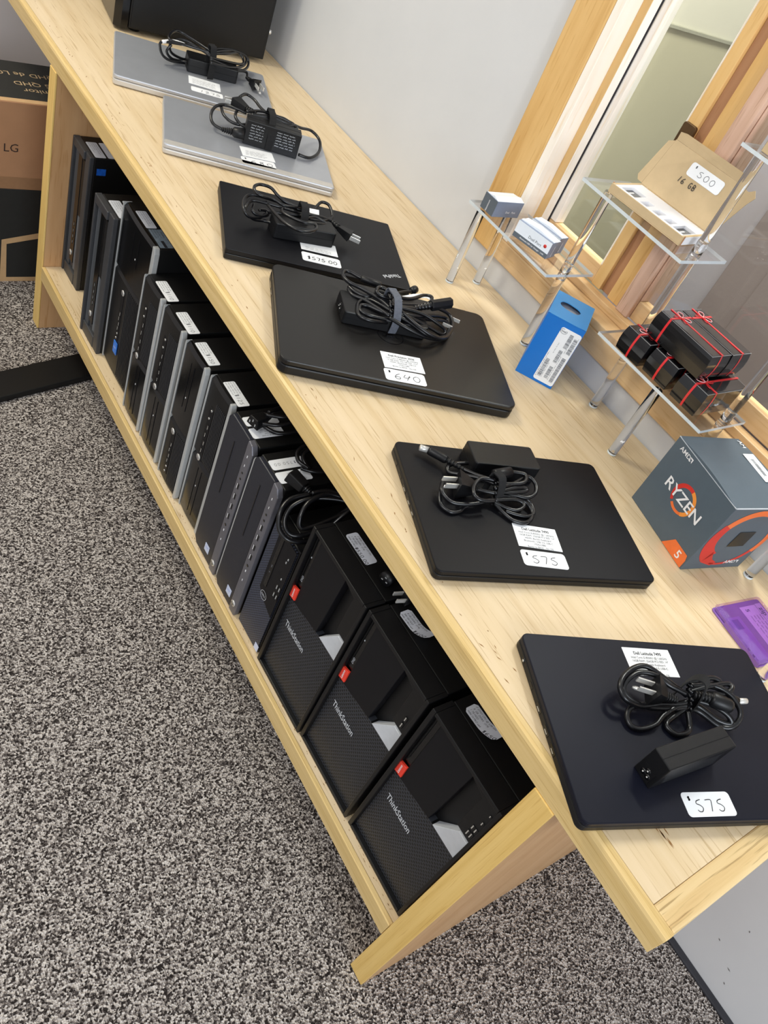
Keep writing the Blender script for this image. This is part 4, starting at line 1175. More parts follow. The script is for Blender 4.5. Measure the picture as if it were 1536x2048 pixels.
def adapter(label, lap, key, brick, strap_mat=None, ground=True, cable_r=0.0023):
    """power adapter lying on a lid; brick = (cx, cy, angle, length, width, height)"""
    ox, oy, ang, top = lap
    cx, cy, ba, bl, bw, bh = brick
    t = thing('power_adapter', label, 'power adapter', lap_world(ox, oy, ang, top + 0.0003, (cx, cy)), math.radians(ang), 'power adapters on the laptops')
    off = (-cx, -cy, 0)
    M = Matrix.Translation((cx, cy, 0)) @ Matrix.Rotation(math.radians(ba), 4, 'Z')
    b = MB(M)
    if bh > bw:
        b.hexa([(-bl / 2, -bw / 2, 0), (bl / 2, -bw / 2, 0), (bl / 2, bw / 2, 0), (-bl / 2, bw / 2, 0), (-bl / 2, -bw / 2, bh), (bl / 2, -bw / 2, bh), (bl / 2, bw / 2, bh), (-bl / 2, bw / 2, bh)])
    else:
        b.slab(-bl / 2, -bw / 2, bl / 2, bw / 2, 0, bh, 0.004, 0.0015, 4)
    br = b.shift(off).build('brick', BLACK, t, bev=0.0012 if bh > bw else 0)
    seam = MB(M)
    if bh > bw:
        seam.box((-bl / 2 - 0.0002, -0.0003, bh - 0.0002), (bl / 2 + 0.0002, 0.0003, bh + 0.0003))
    else:
        seam.slab(-bl / 2 - 0.0003, -bw / 2 - 0.0003, bl / 2 + 0.0003, bw / 2 + 0.0003, bh * 0.5 - 0.0003, bh * 0.5 + 0.0003, 0.004, 0.0001, 4)
    seam.shift(off).build('seam', BLACK_MATT, br)
    tr = TR[key]
    cm = MB()
    for c in tr['c']:
        cm.tube([(p[0], p[1], max(p[2], cable_r + 0.0003)) for p in c], cable_r, 8, 0, 6)
    cm.shift(off).build('cable', RUBBER, t)
    a, bb = tr['strap']
    if key in ('L3', 'L1', 'L2', 'L4', 'L5', 'L6'):
        zt = max(a[2], bh + 0.002) + cable_r + 0.002
        mid = lambda u: (a[0] + (bb[0] - a[0]) * u, a[1] + (bb[1] - a[1]) * u)
        pts = [(a[0], a[1], min(0.003, a[2] * 0.2)), (a[0], a[1], a[2] + 0.002), (*mid(0.25), zt + 0.002), (*mid(0.65), zt), (bb[0], bb[1], max(bb[2], a[2] * 0.55)), (bb[0], bb[1], bb[2] + 0.0008)]
        strap_band(pts, 0.0130, 0.0014, 'strap', strap_mat or VELCRO, t, off)
    return t, br, M, off, tr

# --- nearest laptop
L6 = (0.0659, 0.3241, -22.4)
t, base, top6 = laptop('black laptop with a 575 price card at the near end of the table', 'laptop', *L6, 0.335, 0.222, 0.0105, 0.0070, LID_SKY_TINT, BLACK, r=0.009)
side_ports(base, [(-0.030, 0, 0.0056, 'round'), (-0.062, 0.009, 0.0030, 'c'), (-0.090, 0.013, 0.0056, 'usb'), (-0.117, 0.013, 0.0056, 'usb'), (-0.139, 0.013, 0.0056, 'usb')], 0.0062)
LAT = ['Intel Core i5-8250U @ 1.60GHz', '16GB RAM, 256GB M.2 SSD, 14"', 'HDMI, Backlit Keyboard', 'Bluetooth, USB 3.0, USB-C.', '1920x1080', 'Boots to BIOS - No OS']
spec_card(t, top6, 0.1696, -0.0300, 0.0, 0.0690, 0.0385, 'Dell Latitude 7490', LAT)
price_card(t, top6, 0.1632, -0.2042, 0.5, 0.0645, 0.0265, '575', 0.0130, 0.001, True, 0.0095, 0.5)
t, br, M, off, tr = adapter('black power adapter with its brick set apart from the tied cable, on the nearest laptop', (*L6, top6), 'L6', (0.1395, -0.1610, 15.3, 0.106, 0.026, 0.041), None, True, 0.0032)
inl = MB(M).box((-0.0540, -0.0080, 0.004), (-0.0528, 0.0080, 0.019), 0)
for (y, z) in ((-0.0035, 0.0095), (0.0035, 0.0095), (0.0, 0.0150)):
    inl.lathe((-0.0538, y, z), (-0.0543, y, z), [(0, 0.0034), (1, 0.0034)], 14, 1)
    inl.lathe((-0.0542, y, z), (-0.0552, y, z), [(0, 0.0010), (1, 0.0008)], 10, 2)
inl.shift(off).build('inlet', [BLACK, BLACK_GLOSS, CHROME], br)
prt = MB(M)
for i in range(6):
    prt.squiggle((-0.048 + 0.002 * i, -0.0132, 0.030 - i * 0.0048), FX, FZ, 0.085, 0.0024, 0.0004, 0, 90 + i)
prt.shift(off).build('rating_print', INK_G, br, fix=False)
plug_part(t, off, tr['plug'], True, 1.18)
cn = MB()
strain(cn, tr['conn'][0], tr['conn'][1], 0.0052, 0.0064)
cn.lathe(tr['conn'][1], tr['conn'][2], [(0, 0.0064), (0.1, 0.0088), (0.85, 0.0088), (1.0, 0.0070)], 14)
cn.shift(off).build('cord_connector', BLACK, t, bev=0)
dc = MB().lathe(tr['tip'][0], tr['tip'][1], [(0, 0.004), (0.2, 0.0055), (1, 0.0052)], 14).shift(off).build('charging_plug', BLACK, t)
MB().lathe(tr['tip'][1], tr['tip'][2], [(0, 0.0036), (0.96, 0.0036), (1, 0.0030)], 16).shift(off).build('barrel_tip', CHROME, dc)

# --- second laptop
L5 = (0.0878, 0.6414, -19.0)
t, base, top5 = laptop('black laptop with a 575 price card, beside the orange and grey processor box', 'laptop', *L5, 0.328, 0.223, 0.0105, 0.0070, BLACK_MATT, BLACK, r=0.009)
side_ports(base, [(-0.030, 0.010, 0.0052, 'c'), (-0.055, 0.009, 0.0030, 'c'), (-0.078, 0.013, 0.0054, 'usb'), (-0.101, 0.013, 0.0054, 'usb'), (-0.120, 0.012, 0.0054, 'usb')], 0.0062)
spec_card(t, top5, 0.1650, -0.1582, -5.5, 0.0650, 0.0390, 'Dell Latitude 7490', LAT)
price_card(t, top5, 0.1614, -0.1953, -4.0, 0.0660, 0.0258, '575', 0.0125, 0.0, True, 0.0100, 0.35)
t, br, M, off, tr = adapter('black power adapter with three pin plug, on the laptop beside the cube processor box', (*L5, top5), 'L5', (0.1456, -0.0352, 1.0, 0.1035, 0.044, 0.028), None, True, 0.0029)
plug_part(t, off, tr['plug'], True, 1.18)
f = MB().lathe(tr['ferr'][0], tr['ferr'][1], [(0, 0.0040), (0.05, 0.0072), (0.95, 0.0072), (1, 0.0040)], 16)
f.shift(off).build('ferrite_core', BLACK, t)
dc = MB()
strain(dc, tr['dc'][0], tr['dc'][1], 0.0032, 0.0048)
dc.lathe(tr['dc'][1], tr['dc'][2], [(0, 0.0048), (0.1, 0.0060), (0.9, 0.0060), (1, 0.0054)], 14)
dp = dc.shift(off).build('charging_plug', BLACK, t)
MB().lathe(tr['dc'][2], tr['dc'][3], [(0, 0.0044), (0.95, 0.0044), (1, 0.0038)], 16).shift(off).build('barrel_tip', CHROME, dp)

# --- third laptop: the large one
L4 = (0.1017, 1.0441, -24.2)
t, base, top4 = laptop('large black laptop with a 640 price card, the widest on the table', 'laptop', *L4, 0.372, 0.252, 0.0160, 0.0085, LID_WARM, BLACK, r=0.014, bev=0.0024)
side_ports(base, [(-0.018, 0.008, 0.0040, 'c'), (-0.040, 0.018, 0.006, 'c'), (-0.062, 0.014, 0.0050, 'usb')], 0.0085)
MB().box((0.030, -0.0010, top4 - 0.0040), (0.090, -0.0001, top4 - 0.0006)).box((0.28, -0.0010, top4 - 0.0040), (0.34, -0.0001, top4 - 0.0006)).build('hinge', BLACK_GLOSS, t)
rg = MB()
for k in range(40):
    a, b2 = 2 * PI * k / 40, 2 * PI * (k + 1) / 40
    q = [(0.181 + r_ * math.cos(x), -0.1330 + r_ * math.sin(x), top4 + 0.0003) for x, r_ in ((a, 0.0215), (a, 0.0203), (b2, 0.0203), (b2, 0.0215))]
    rg.add(q, [(0, 1, 2, 3)])
rg.text('DELL', (0.181, -0.1330, top4 + 0.0003), UX, UY, 0.0135, 0, True, 0.95)
rg.build('lid_emblem', BLACK_GLOSS, t, fix=False)
spec_card(t, top4, 0.1908, -0.1973, 3.2, 0.0660, 0.0385, 'Dell Precision 3530', ['Intel Core i7-8850H @ 2.60GHz', '16 GB RAM, 256 GB SSD, 15.6"', 'HDMI, Bluetooth, USB 3.0', '1920x1080', 'Boots to BIOS - No OS'])
price_card(t, top4, 0.1893, -0.2332, 2.2, 0.0655, 0.0272, '640', 0.0125, 0.003, True, 0.0115, 0.3)
t, br, M, off, tr = adapter('black power adapter tied with a grey strap, on the large laptop', (*L4, top4), 'L4', (0.1685, -0.0963, 2.4, 0.139, 0.060, 0.0215), STRAP_GREY, True, 0.0031)
cn = MB()
strain(cn, tr['conn'][0], tr['conn'][1], 0.0045, 0.0066, 5)
cn.shift(off)
b = MB(frame_at(tr['conn'][1], Vector(tr['conn'][2]) - Vector(tr['conn'][1])))
Lc = (Vector(tr['conn'][2]) - Vector(tr['conn'][1])).length
b.prism([(-0.0085, -0.006), (0.0085, -0.006), (0.0085, 0.001), (0.0035, 0.008), (-0.0035, 0.008), (-0.0085, 0.001)], 0, Lc, 'yz')
cp = b.shift(off).build('cord_connector', BLACK, t, bev=0.0012)
cn.build('strain_relief', RUBBER, cp)
dc = MB().tube(tr['dc'][:3], 0.0030, 10).lathe(tr['dc'][2], tr['dc'][3], [(0, 0.0034), (0.25, 0.0068), (0.9, 0.0068), (1, 0.005)], 14)
dc.shift(off).build('charging_plug', BLACK, t)
f = MB().lathe(tr['ferr'][0], tr['ferr'][1], [(0, 0.0030), (0.05, 0.0052), (0.95, 0.0058), (1, 0.0040)], 16)
f.shift(off).build('ferrite_core', BLACK, t)
bq = MB()
for p in tr['blades']:
    b = MB(frame_at((p[0], p[1], max(p[2], 0.006)), (0.75, -0.5, 0.1))).box((-0.006, -0.0008, -0.0030), (0.011, 0.0008, 0.0030))
    b.shift(off).build('blade', CHROME, cp, bev=0.0004)
tg = tr['tag']
vs = [(p[0], p[1], p[2]) for p in tg] + [(p[0] - 0.002, p[1] - 0.012, p[2] - 0.001) for p in tg]
MB().add(vs, [(i, i + 1, 4 + i + 1, 4 + i) for i in range(3)]).shift(off).build('paper_tag', PAPER, t)
inl = MB(M).box((-0.0700, -0.010, 0.003), (-0.0690, 0.008, 0.018), 0)
for (y, z) in ((-0.0045, 0.009), (0.0035, 0.009), (-0.0005, 0.0138)):
    inl.lathe((-0.0698, y, z), (-0.0703, y, z), [(0, 0.0034), (1, 0.0034)], 12, 1).lathe((-0.0700, y, z), (-0.0712, y, z), [(0, 0.0010), (1, 0.0009)], 8, 2)
inl.shift(off).build('inlet', [BLACK, BLACK_GLOSS, CHROME], br)

# --- fourth laptop
L3 = (0.1264, 1.3001, -21.8)
t, base, top3 = laptop('thin black laptop with a 575.00 price card and silver lettering on its lid corner', 'laptop', *L3, 0.320, 0.226, 0.0110, 0.0080, BLACK_MATT, BLACK, r=0.004, bev=0.0010)
spec_card(t, top3, 0.1620, -0.1545, 0.5, 0.0650, 0.0360, '', ['', '', '', '', ''])
sq = MB()
for i in range(2):
    sq.squiggle((0.138, -0.1640 - i * 0.0048, top3 + 0.0006), UX, UY, 0.046, 0.0026, 0.0004, 0, 120 + i)
sq.build('card_print', INK_G, t, fix=False)
price_card(t, top3, 0.1622, -0.1938, 0.0, 0.0675, 0.0276, '$575.00', 0.0092, 0.001, False, 0.0064, 0.30, 0.0012)
MB().text('ThinkPad', (0.2895, -0.1930, top3 + 0.0003), (-0.92, -0.42, 0), (0.42, -0.92, 0), 0.0130, 0, True, 0.75).build('lid_lettering', PRINT_S, t, fix=False)
t, br, M, off, tr = adapter('black power adapter with wide loose loops and a two pin plug, on the thin laptop', (*L3, top3), 'L3', (0.1320, -0.1330, 7.0, 0.108, 0.040, 0.027), None, False, 0.0027)
plug_part(t, off, tr['plug'], False, 0.9)
p, q = tr['tag']
MB().add([(p[0] - 0.003, p[1] + 0.003, 0.0335), (q[0] + 0.002, q[1] + 0.004, 0.0335), (q[0], q[1] - 0.013, 0.0330), (p[0] + 0.006, p[1] - 0.012, 0.0330)], [(0, 1, 2, 3)]).shift(off).build('paper_tag', PAPER, t)

# --- the two silver laptops
L2 = (0.1495, 1.6183, -21.6)
t, base, top2 = laptop('silver laptop with a 680 price card, next to the thin black laptop', 'laptop', *L2, 0.322, 0.215, 0.0105, 0.0080, SILVER_LID, SILVER_BASE, r=0.006, bev=0.0022)
MB().slab(0.002, -0.2135, 0.320, -0.196, top2 - 0.0004, top2 + 0.0003, 0.004, 0.0002, 4).build('lid_edge_band', SILVER_BASE, t)
spec_card(t, top2, 0.1750, -0.1550, 6.5, 0.0640, 0.0380, '', [])
sq = MB()
for i in range(5):
    sq.squiggle((0.152, -0.1545 - i * 0.0040, top2 + 0.0006), (1, 0.11, 0), (-0.11, 1, 0), 0.042 - 0.004 * (i % 3), 0.0024, 0.0004, 0, 130 + i)
sq.build('card_print', INK_G, t, fix=False)
price_card(t, top2, 0.1747, -0.1908, 7.0, 0.0660, 0.0262, '680', 0.0105, 0.006, True, 0.0115, 0.35)
t, br, M, off, tr = adapter('black power adapter with printed label side up, on the silver laptop priced 680', (*L2, top2), 'L2', (0.2015, -0.1125, -3.0, 0.106, 0.030, 0.046), None, False, 0.0030)
plug_part(t, off, tr['plug'], False, 1.15)
cn = MB()
strain(cn, tr['conn'][0], tr['conn'][1], 0.0045, 0.0068)
cn.lathe(tr['conn'][1], tr['conn'][2], [(0, 0.0068), (0.15, 0.0095), (1, 0.0105)], 12)
cn.shift(off).build('cord_connector', BLACK, t)
prt = MB(M)
for i in range(6):
    prt.squiggle((-0.044, -0.0153, 0.038 - i * 0.0052), FX, FZ, 0.026, 0.0026, 0.0005, 0, 140 + i)
    prt.squiggle((0.006, -0.0153, 0.038 - i * 0.0052), FX, FZ, 0.038, 0.0028, 0.0006, 0, 150 + i)
prt.shift(off).build('rating_print', PRINT_S, br, fix=False)

L1 = (0.1522, 1.8997, -20.0)
t, base, top1 = laptop('silver laptop farthest along the table, in front of the black computer case', 'laptop', *L1, 0.322, 0.236, 0.0125, 0.0070, SILVER_LID, SILVER_BASE, r=0.008, bev=0.0022)
spec_card(t, top1, 0.1803, -0.1535, -1.5, 0.0655, 0.0400, '', [])
sq = MB()
for i in range(5):
    sq.squiggle((0.155, -0.1480 - i * 0.0050, top1 + 0.0006), UX, UY, 0.048, 0.0024, 0.0004, 0, 160 + i)
sq.build('card_print', INK_G, t, fix=False)
price_card(t, top1, 0.1830, -0.1960, 0.0, 0.0650, 0.0225, '1275', 0.0092, 0.006, False, 0.0085, 0.3)
t, br, M, off, tr = adapter('black power adapter with a white cable end, on the farthest silver laptop', (*L1, top1), 'L1', (0.1965, -0.0880, 4.6, 0.106, 0.046, 0.027), None, True, 0.0027)
plug_part(t, off, tr['plug'], True, 0.9)
MB().tube(tr['white'], 0.0036, 8).shift(off).build('white_sleeve', PRINT_W, t)

# ================================================================== clear acrylic stand
RODS = [(0.474, 1.024, H, 0.795), (0.540, 1.020, H, 0.795), (0.515, 0.836, H, 0.943), (0.540, 0.666, H, 1.095),
        (0.4840, 0.5605, H, 0.785), (0.5520, 0.4770, H, 1.095), (0.529, 0.2905, H, 0.895), (0.3835, 0.1600, H, 0.895)]
PLATES = [('A', 0.466, 0.829, 0.584, 1.053, 0.800), ('B', 0.478, 0.645, 0.594, 0.866, 0.948), ('D', 0.4735, 0.465, 0.594, 0.694, 0.790),
          ('C', 0.5180, 0.458, 0.606, 0.690, 1.100), ('E', 0.3740, 0.130, 0.570, 0.305, 0.900)]
JOINTS = [(0.515, 0.836, 0.800), (0.540, 0.666, 0.790), (0.540, 0.666, 0.948), (0.5520, 0.4770, 0.790)]
st = thing('display_stand', 'clear acrylic tiered display stand on round rods along the window', 'display stand', (0.52, 0.66, H))
so = (-0.52, -0.66, -H)
for (x, y, z0, z1) in RODS:
    rd = MB().lathe((x, y, z0 + 0.0032), (x, y, z1), [(0, 0.0068), (0.006, 0.0076), (0.994, 0.0076), (1, 0.0070)], 24).shift(so).build('rod', ACRYLIC, st)
    MB().lathe((x, y, z0 + 0.0001), (x, y, z0 + 0.0030), [(0, 0.0074), (0.2, 0.0079), (0.8, 0.0079), (1, 0.0072)], 24).shift(so).build('rod_foot', ACR_EDGE, rd)
for (nm, x0, y0, x1, y1, z) in PLATES:
    mb = MB()
    z0 = z - 0.005
    mb.add([(x0, y0, z0), (x1, y0, z0), (x1, y1, z0), (x0, y1, z0)], [(3, 2, 1, 0)], 0)
    mb.add([(x0, y0, z), (x1, y0, z), (x1, y1, z), (x0, y1, z)], [(0, 1, 2, 3)], 0)
    mb.add([(x0, y0, z0), (x1, y0, z0), (x1, y1, z0), (x0, y1, z0), (x0, y0, z), (x1, y0, z), (x1, y1, z), (x0, y1, z)], [(0, 1, 5, 4), (1, 2, 6, 5), (2, 3, 7, 6), (3, 0, 4, 7)], 1)
    mb.shift(so).build('tier_plate', [SHEET, ACR_EDGE], st, fix=False)
for (x, y, z) in JOINTS:
    MB().lathe((x, y, z + 0.0005), (x, y, z + 0.018), [(0, 0.0082), (0.9, 0.0082), (1, 0.0078)], 20).lathe((x, y, z - 0.0125), (x, y, z - 0.0055), [(0, 0.0080), (1, 0.0082)], 20).shift(so).build('rod_joint', ACRYLIC, st)

# ================================================================== small boxes on the stand
def box_thing(name, label, cat, x, y, z, ang, group=None):
    return thing(name, label, cat, (x, y, z), math.radians(ang), group)

ZA = 0.8004
t = box_thing('accessory_box', 'small grey accessory box standing alone at the far end of the clear low tier', 'box', 0.4735, 1.0315, ZA, -90, 'accessory boxes on the clear stand')
# local x runs along -y, local y along +x
t.location = (0.4735, 1.0315, ZA)
l, d, h = 0.0337, 0.0650, 0.0282
MB().box((0, 0, 0), (l, d, h)).build('carton', [BOX_GREY], t, bev=0.0006)
MB().prism([(0.001, h), (l - 0.001, h), (l * 0.62, h + 0.0035), (l * 0.35, h + 0.0012)], 0.001, d - 0.001, 'xz').build('flap', BOX_WHITE, t)
MB().box((-0.0002, 0.0005, 0.0005), (l + 0.0, -0.0002, h - 0.0005)).build('side_panel', BOX_BAND, t)
MB().text('Aluminum', (l * 0.45, -0.0004, 0.011), (0, 0, 1), (-1, 0, 0), 0.0048, 0, True).build('side_lettering', PRINT_W, t, fix=False)
for (s, q) in (('Dual', 0.52), ('Port', 0.74)):
    MB().text(s, (l + 0.0003, d * q, 0.0095), (0, 1, 0), (0, 0, 1), 0.0050, 0, True).build('lettering', PRINT_W, t, fix=False)

def charger_box(label, x, y, ang, l, d, h, front):
    t = box_thing('accessory_box', label, 'box', x, y, ZA, ang, 'accessory boxes on the clear stand')
    MB().box((0, 0, 0), (l, d, h)).build('carton', BOX_GREY, t, bev=0.0005)
    MB().prism([(0.001, h), (l - 0.001, h), (l - 0.001, h + 0.0008), (l * 0.5, h + 0.0042), (0.001, h + 0.0012)], d * 0.18, d * 0.42, 'xz').prism([(0.001, h), (l - 0.001, h), (l * 0.4, h + 0.0025)], d * 0.5, d * 0.95, 'xz').build('flap', BOX_WHITE, t)
    fp = MB().box((0.0003, -0.0003, h * 0.30), (l - 0.0003, 0.0, h - 0.0003), 0).box((0.0003, -0.0003, 0.0003), (l - 0.0003, 0.0, h * 0.30), 1)
    fpo = fp.build('front_panel', [BOX_WHITE, BOX_BAND], t)
    if front:
        MB().text('Dual Port', (l * 0.58, -0.0005, h * 0.50), FX, FZ, 0.0070, 0).build('lettering', INK_G, fpo, fix=False)
        MB().text('Aluminum USB Car Charger - 3.4A', (l * 0.56, -0.0005, h * 0.16), FX, FZ, 0.0037, 0, True).build('lettering', PRINT_W, fpo, fix=False)
        MB().lathe((l * 0.86, -0.0003, h * 0.62), (l * 0.86, -0.0006, h * 0.62), [(0, 0.0030), (1, 0.0030)], 20).build('red_dot', PRINT_R, fpo)
    e = MB().text('Aluminum', (l + 0.0003, d * 0.5, h * 0.42), (0, 0, 1), (0, -1, 0), 0.0046, 0, True).build('end_lettering', PRINT_W, t, fix=False)
    return t
charger_box('white fronted accessory box with a red dot and the words Dual Port', 0.4800, 0.9434, -75.2, 0.0739, 0.0290, 0.0288, True)
charger_box('accessory box tucked behind the white one with the red dot', 0.5175, 0.9497, -77.9, 0.0650, 0.0262, 0.0290, False)

# open mailer with two memory modules left in its foam
ZB = 0.9484
t = box_thing('memory_box', 'open brown cardboard box with a price label reading 500 inside its raised lid', 'box', 0.4962, 0.8266, ZB, -84.0)
L_, D_, H_ = 0.1453, 0.080, 0.0140
w_ = 0.0022
b = MB().box((0, 0, 0), (L_, D_, 0.0016)).box((0, 0, 0.0016), (L_, w_, H_)).box((0, D_ - w_, 0.0016), (L_, D_, H_)).box((0, w_, 0.0016), (w_ * 2, D_ - w_, H_)).box((L_ - w_ * 2, w_, 0.0016), (L_, D_ - w_, H_))
bo = b.build('tray', CARD, t, bev=0.0005)
MB().slab(-0.0012, 0.0035, 0.0005, 0.0060, 0.001, H_ + 0.001, 0.0008, 0.0003, 3).slab(L_ - 0.0005, 0.0035, L_ + 0.0012, 0.0060, 0.001, H_ + 0.001, 0.0008, 0.0003, 3).build('folded_edge', PINE_DARK, bo)
MB().box((L_ - 0.001, 0.007, 0.001), (L_ + 0.0006, D_ - 0.003, H_ - 0.001)).build('end_panel', FOAM, bo)
# foam with five wells
fx0, fx1, fy0, fy1 = 0.0046, L_ - 0.0046, 0.0024, D_ - 0.0024
wells = [(0.0120, 0.0400, 0.010, 0.044), (0.0510, 0.0650, 0.010, 0.034), (0.0750, 0.0890, 0.010, 0.034), (0.0985, 0.1120, 0.010, 0.034), (0.1170, 0.1390, 0.010, 0.048)]
fm = MB()
xs = [fx0] + [v for q in wells for v in (q[0], q[1])] + [fx1]
zt = H_ - 0.0006
for i in range(0, len(xs), 2):
    fm.box((xs[i], fy0, 0.002), (xs[i + 1], fy1, zt))
for (a, c, p, q) in wells:
    fm.box((a, fy0, 0.002), (c, p, zt)).box((a, q, 0.002), (c, fy1, zt)).box((a, p, 0.0018), (c, q, 0.0030), 1)
fm.build('foam_insert', [FOAM, plain('well_grey', (112, 112, 112), 0.7)], t)
for (a, c, p, q) in (wells[0], wells[4]):
    m = MB().box((a + 0.001, p + 0.001, 0.0031), (c - 0.001, q - 0.001, 0.0090), 0)
    m.add([(a + 0.004, p + 0.006, 0.0092), (c - 0.002, p + 0.004, 0.0092), (c - 0.001, q - 0.002, 0.0092), (a + 0.006, q - 0.003, 0.0092)], [(0, 1, 2, 3)], 1)
    m.box((a + 0.009, p + 0.012, 0.0092), (a + 0.0115, p + 0.024, 0.0102), 2)
    m.build('memory_module', [BLACK_GLOSS, CHIP, PRINT_W], t)
# raised lid: s along the hinge, u up the lid (leaning back)
le = Vector((0, 0.23, 0.973)).normalized()
def lidp(s, u, o=0.0):
    n = Vector((0, -0.973, 0.23))
    p = Vector((s, D_ - 0.001, H_ + 0.0004)) + le * u + n * o
    return (p.x, p.y, p.z)
def lid_panel(pts, th=0.0016, m=0):
    mb = MB()
    n = len(pts)
    mb.add([lidp(*p, 0) for p in pts] + [lidp(*p, -th) for p in pts], [tuple(range(n)), tuple(range(2 * n - 1, n - 1, -1))] + [(i, (i + 1) % n, n + (i + 1) % n, n + i) for i in range(n)], m)
    return mb
lid = lid_panel([(0.001, 0.0), (L_ - 0.001, 0.0), (L_ - 0.001, 0.0760), (0.006, 0.0760)]).build('lid', CARD, t)
lid_panel([(0.0008, 0.0010), (0.0057, 0.0740), (-0.0040, 0.0690), (-0.0135, 0.0080), (-0.0085, 0.0015)]).build('lid_flap', CARD, lid)
lid_panel([(L_ - 0.0008, 0.0010), (L_ + 0.0140, 0.0600), (L_ + 0.0190, 0.0720), (L_ + 0.0120, 0.0800), (L_ + 0.0050, 0.0740), (L_ - 0.0008, 0.0745)]).build('lid_flap', CARD, lid)
fl = MB()
fp_ = [lidp(0.0065, 0.0762), lidp(L_ - 0.0012, 0.0762), lidp(L_ - 0.005, 0.0900, 0.004), lidp(0.018, 0.0900, 0.004), lidp(0.0065, 0.0875, 0.003)]
fq_ = [lidp(0.0065, 0.0762, -0.0016), lidp(L_ - 0.0012, 0.0762, -0.0016), lidp(L_ - 0.005, 0.0900, 0.0024), lidp(0.018, 0.0900, 0.0024), lidp(0.0065, 0.0875, 0.0014)]
fl.add(fp_ + fq_, [(0, 1, 2, 3, 4), (9, 8, 7, 6, 5)] + [(i, (i + 1) % 5, 5 + (i + 1) % 5, 5 + i) for i in range(5)])
fl.build('tuck_flap', CARD, lid)
LX = Vector((1, 0, 0)); LU = le
def d500(mb, O, X, Y):
    mb.pen('500', O + X * 0.002, X, Y, 0.0085, 0.0080, 0.45, 0.0007)
    mb.pen('$', O + X * -0.022 + Y * 0.0055, X, Y, 0.0036, 0.003, stroke=0.0008)
sticker('price_label', lid, lidp(0.0835, 0.0560, 0.0004), LX, LU, 0.0630, 0.0205, 0.0045, [PAPER, INK_G], d500)
hw = MB()
hw.pen('16 GB', lidp(0.0640, 0.0365, 0.0010), LX + LU * 0.02, LU, 0.0080, 0.0052, 0.35, 0.0011, 0)
hw.build('pen_writing', INK, lid, fix=False)

# closed mailer high on the stand, mostly out of frame
t = box_thing('memory_box', 'closed brown cardboard box on the highest clear tier at the frame edge', 'box', 0.5330, 0.6680, 1.1004, -88.0)
cb = MB().box((0, 0, 0), (0.145, 0.068, 0.0150)).build('carton', CARD, t, bev=0.0008)
MB().slab(-0.0012, 0.0020, 0.0006, 0.0046, 0.001, 0.0140, 0.0008, 0.0003, 3).build('folded_edge', BLACK, cb)

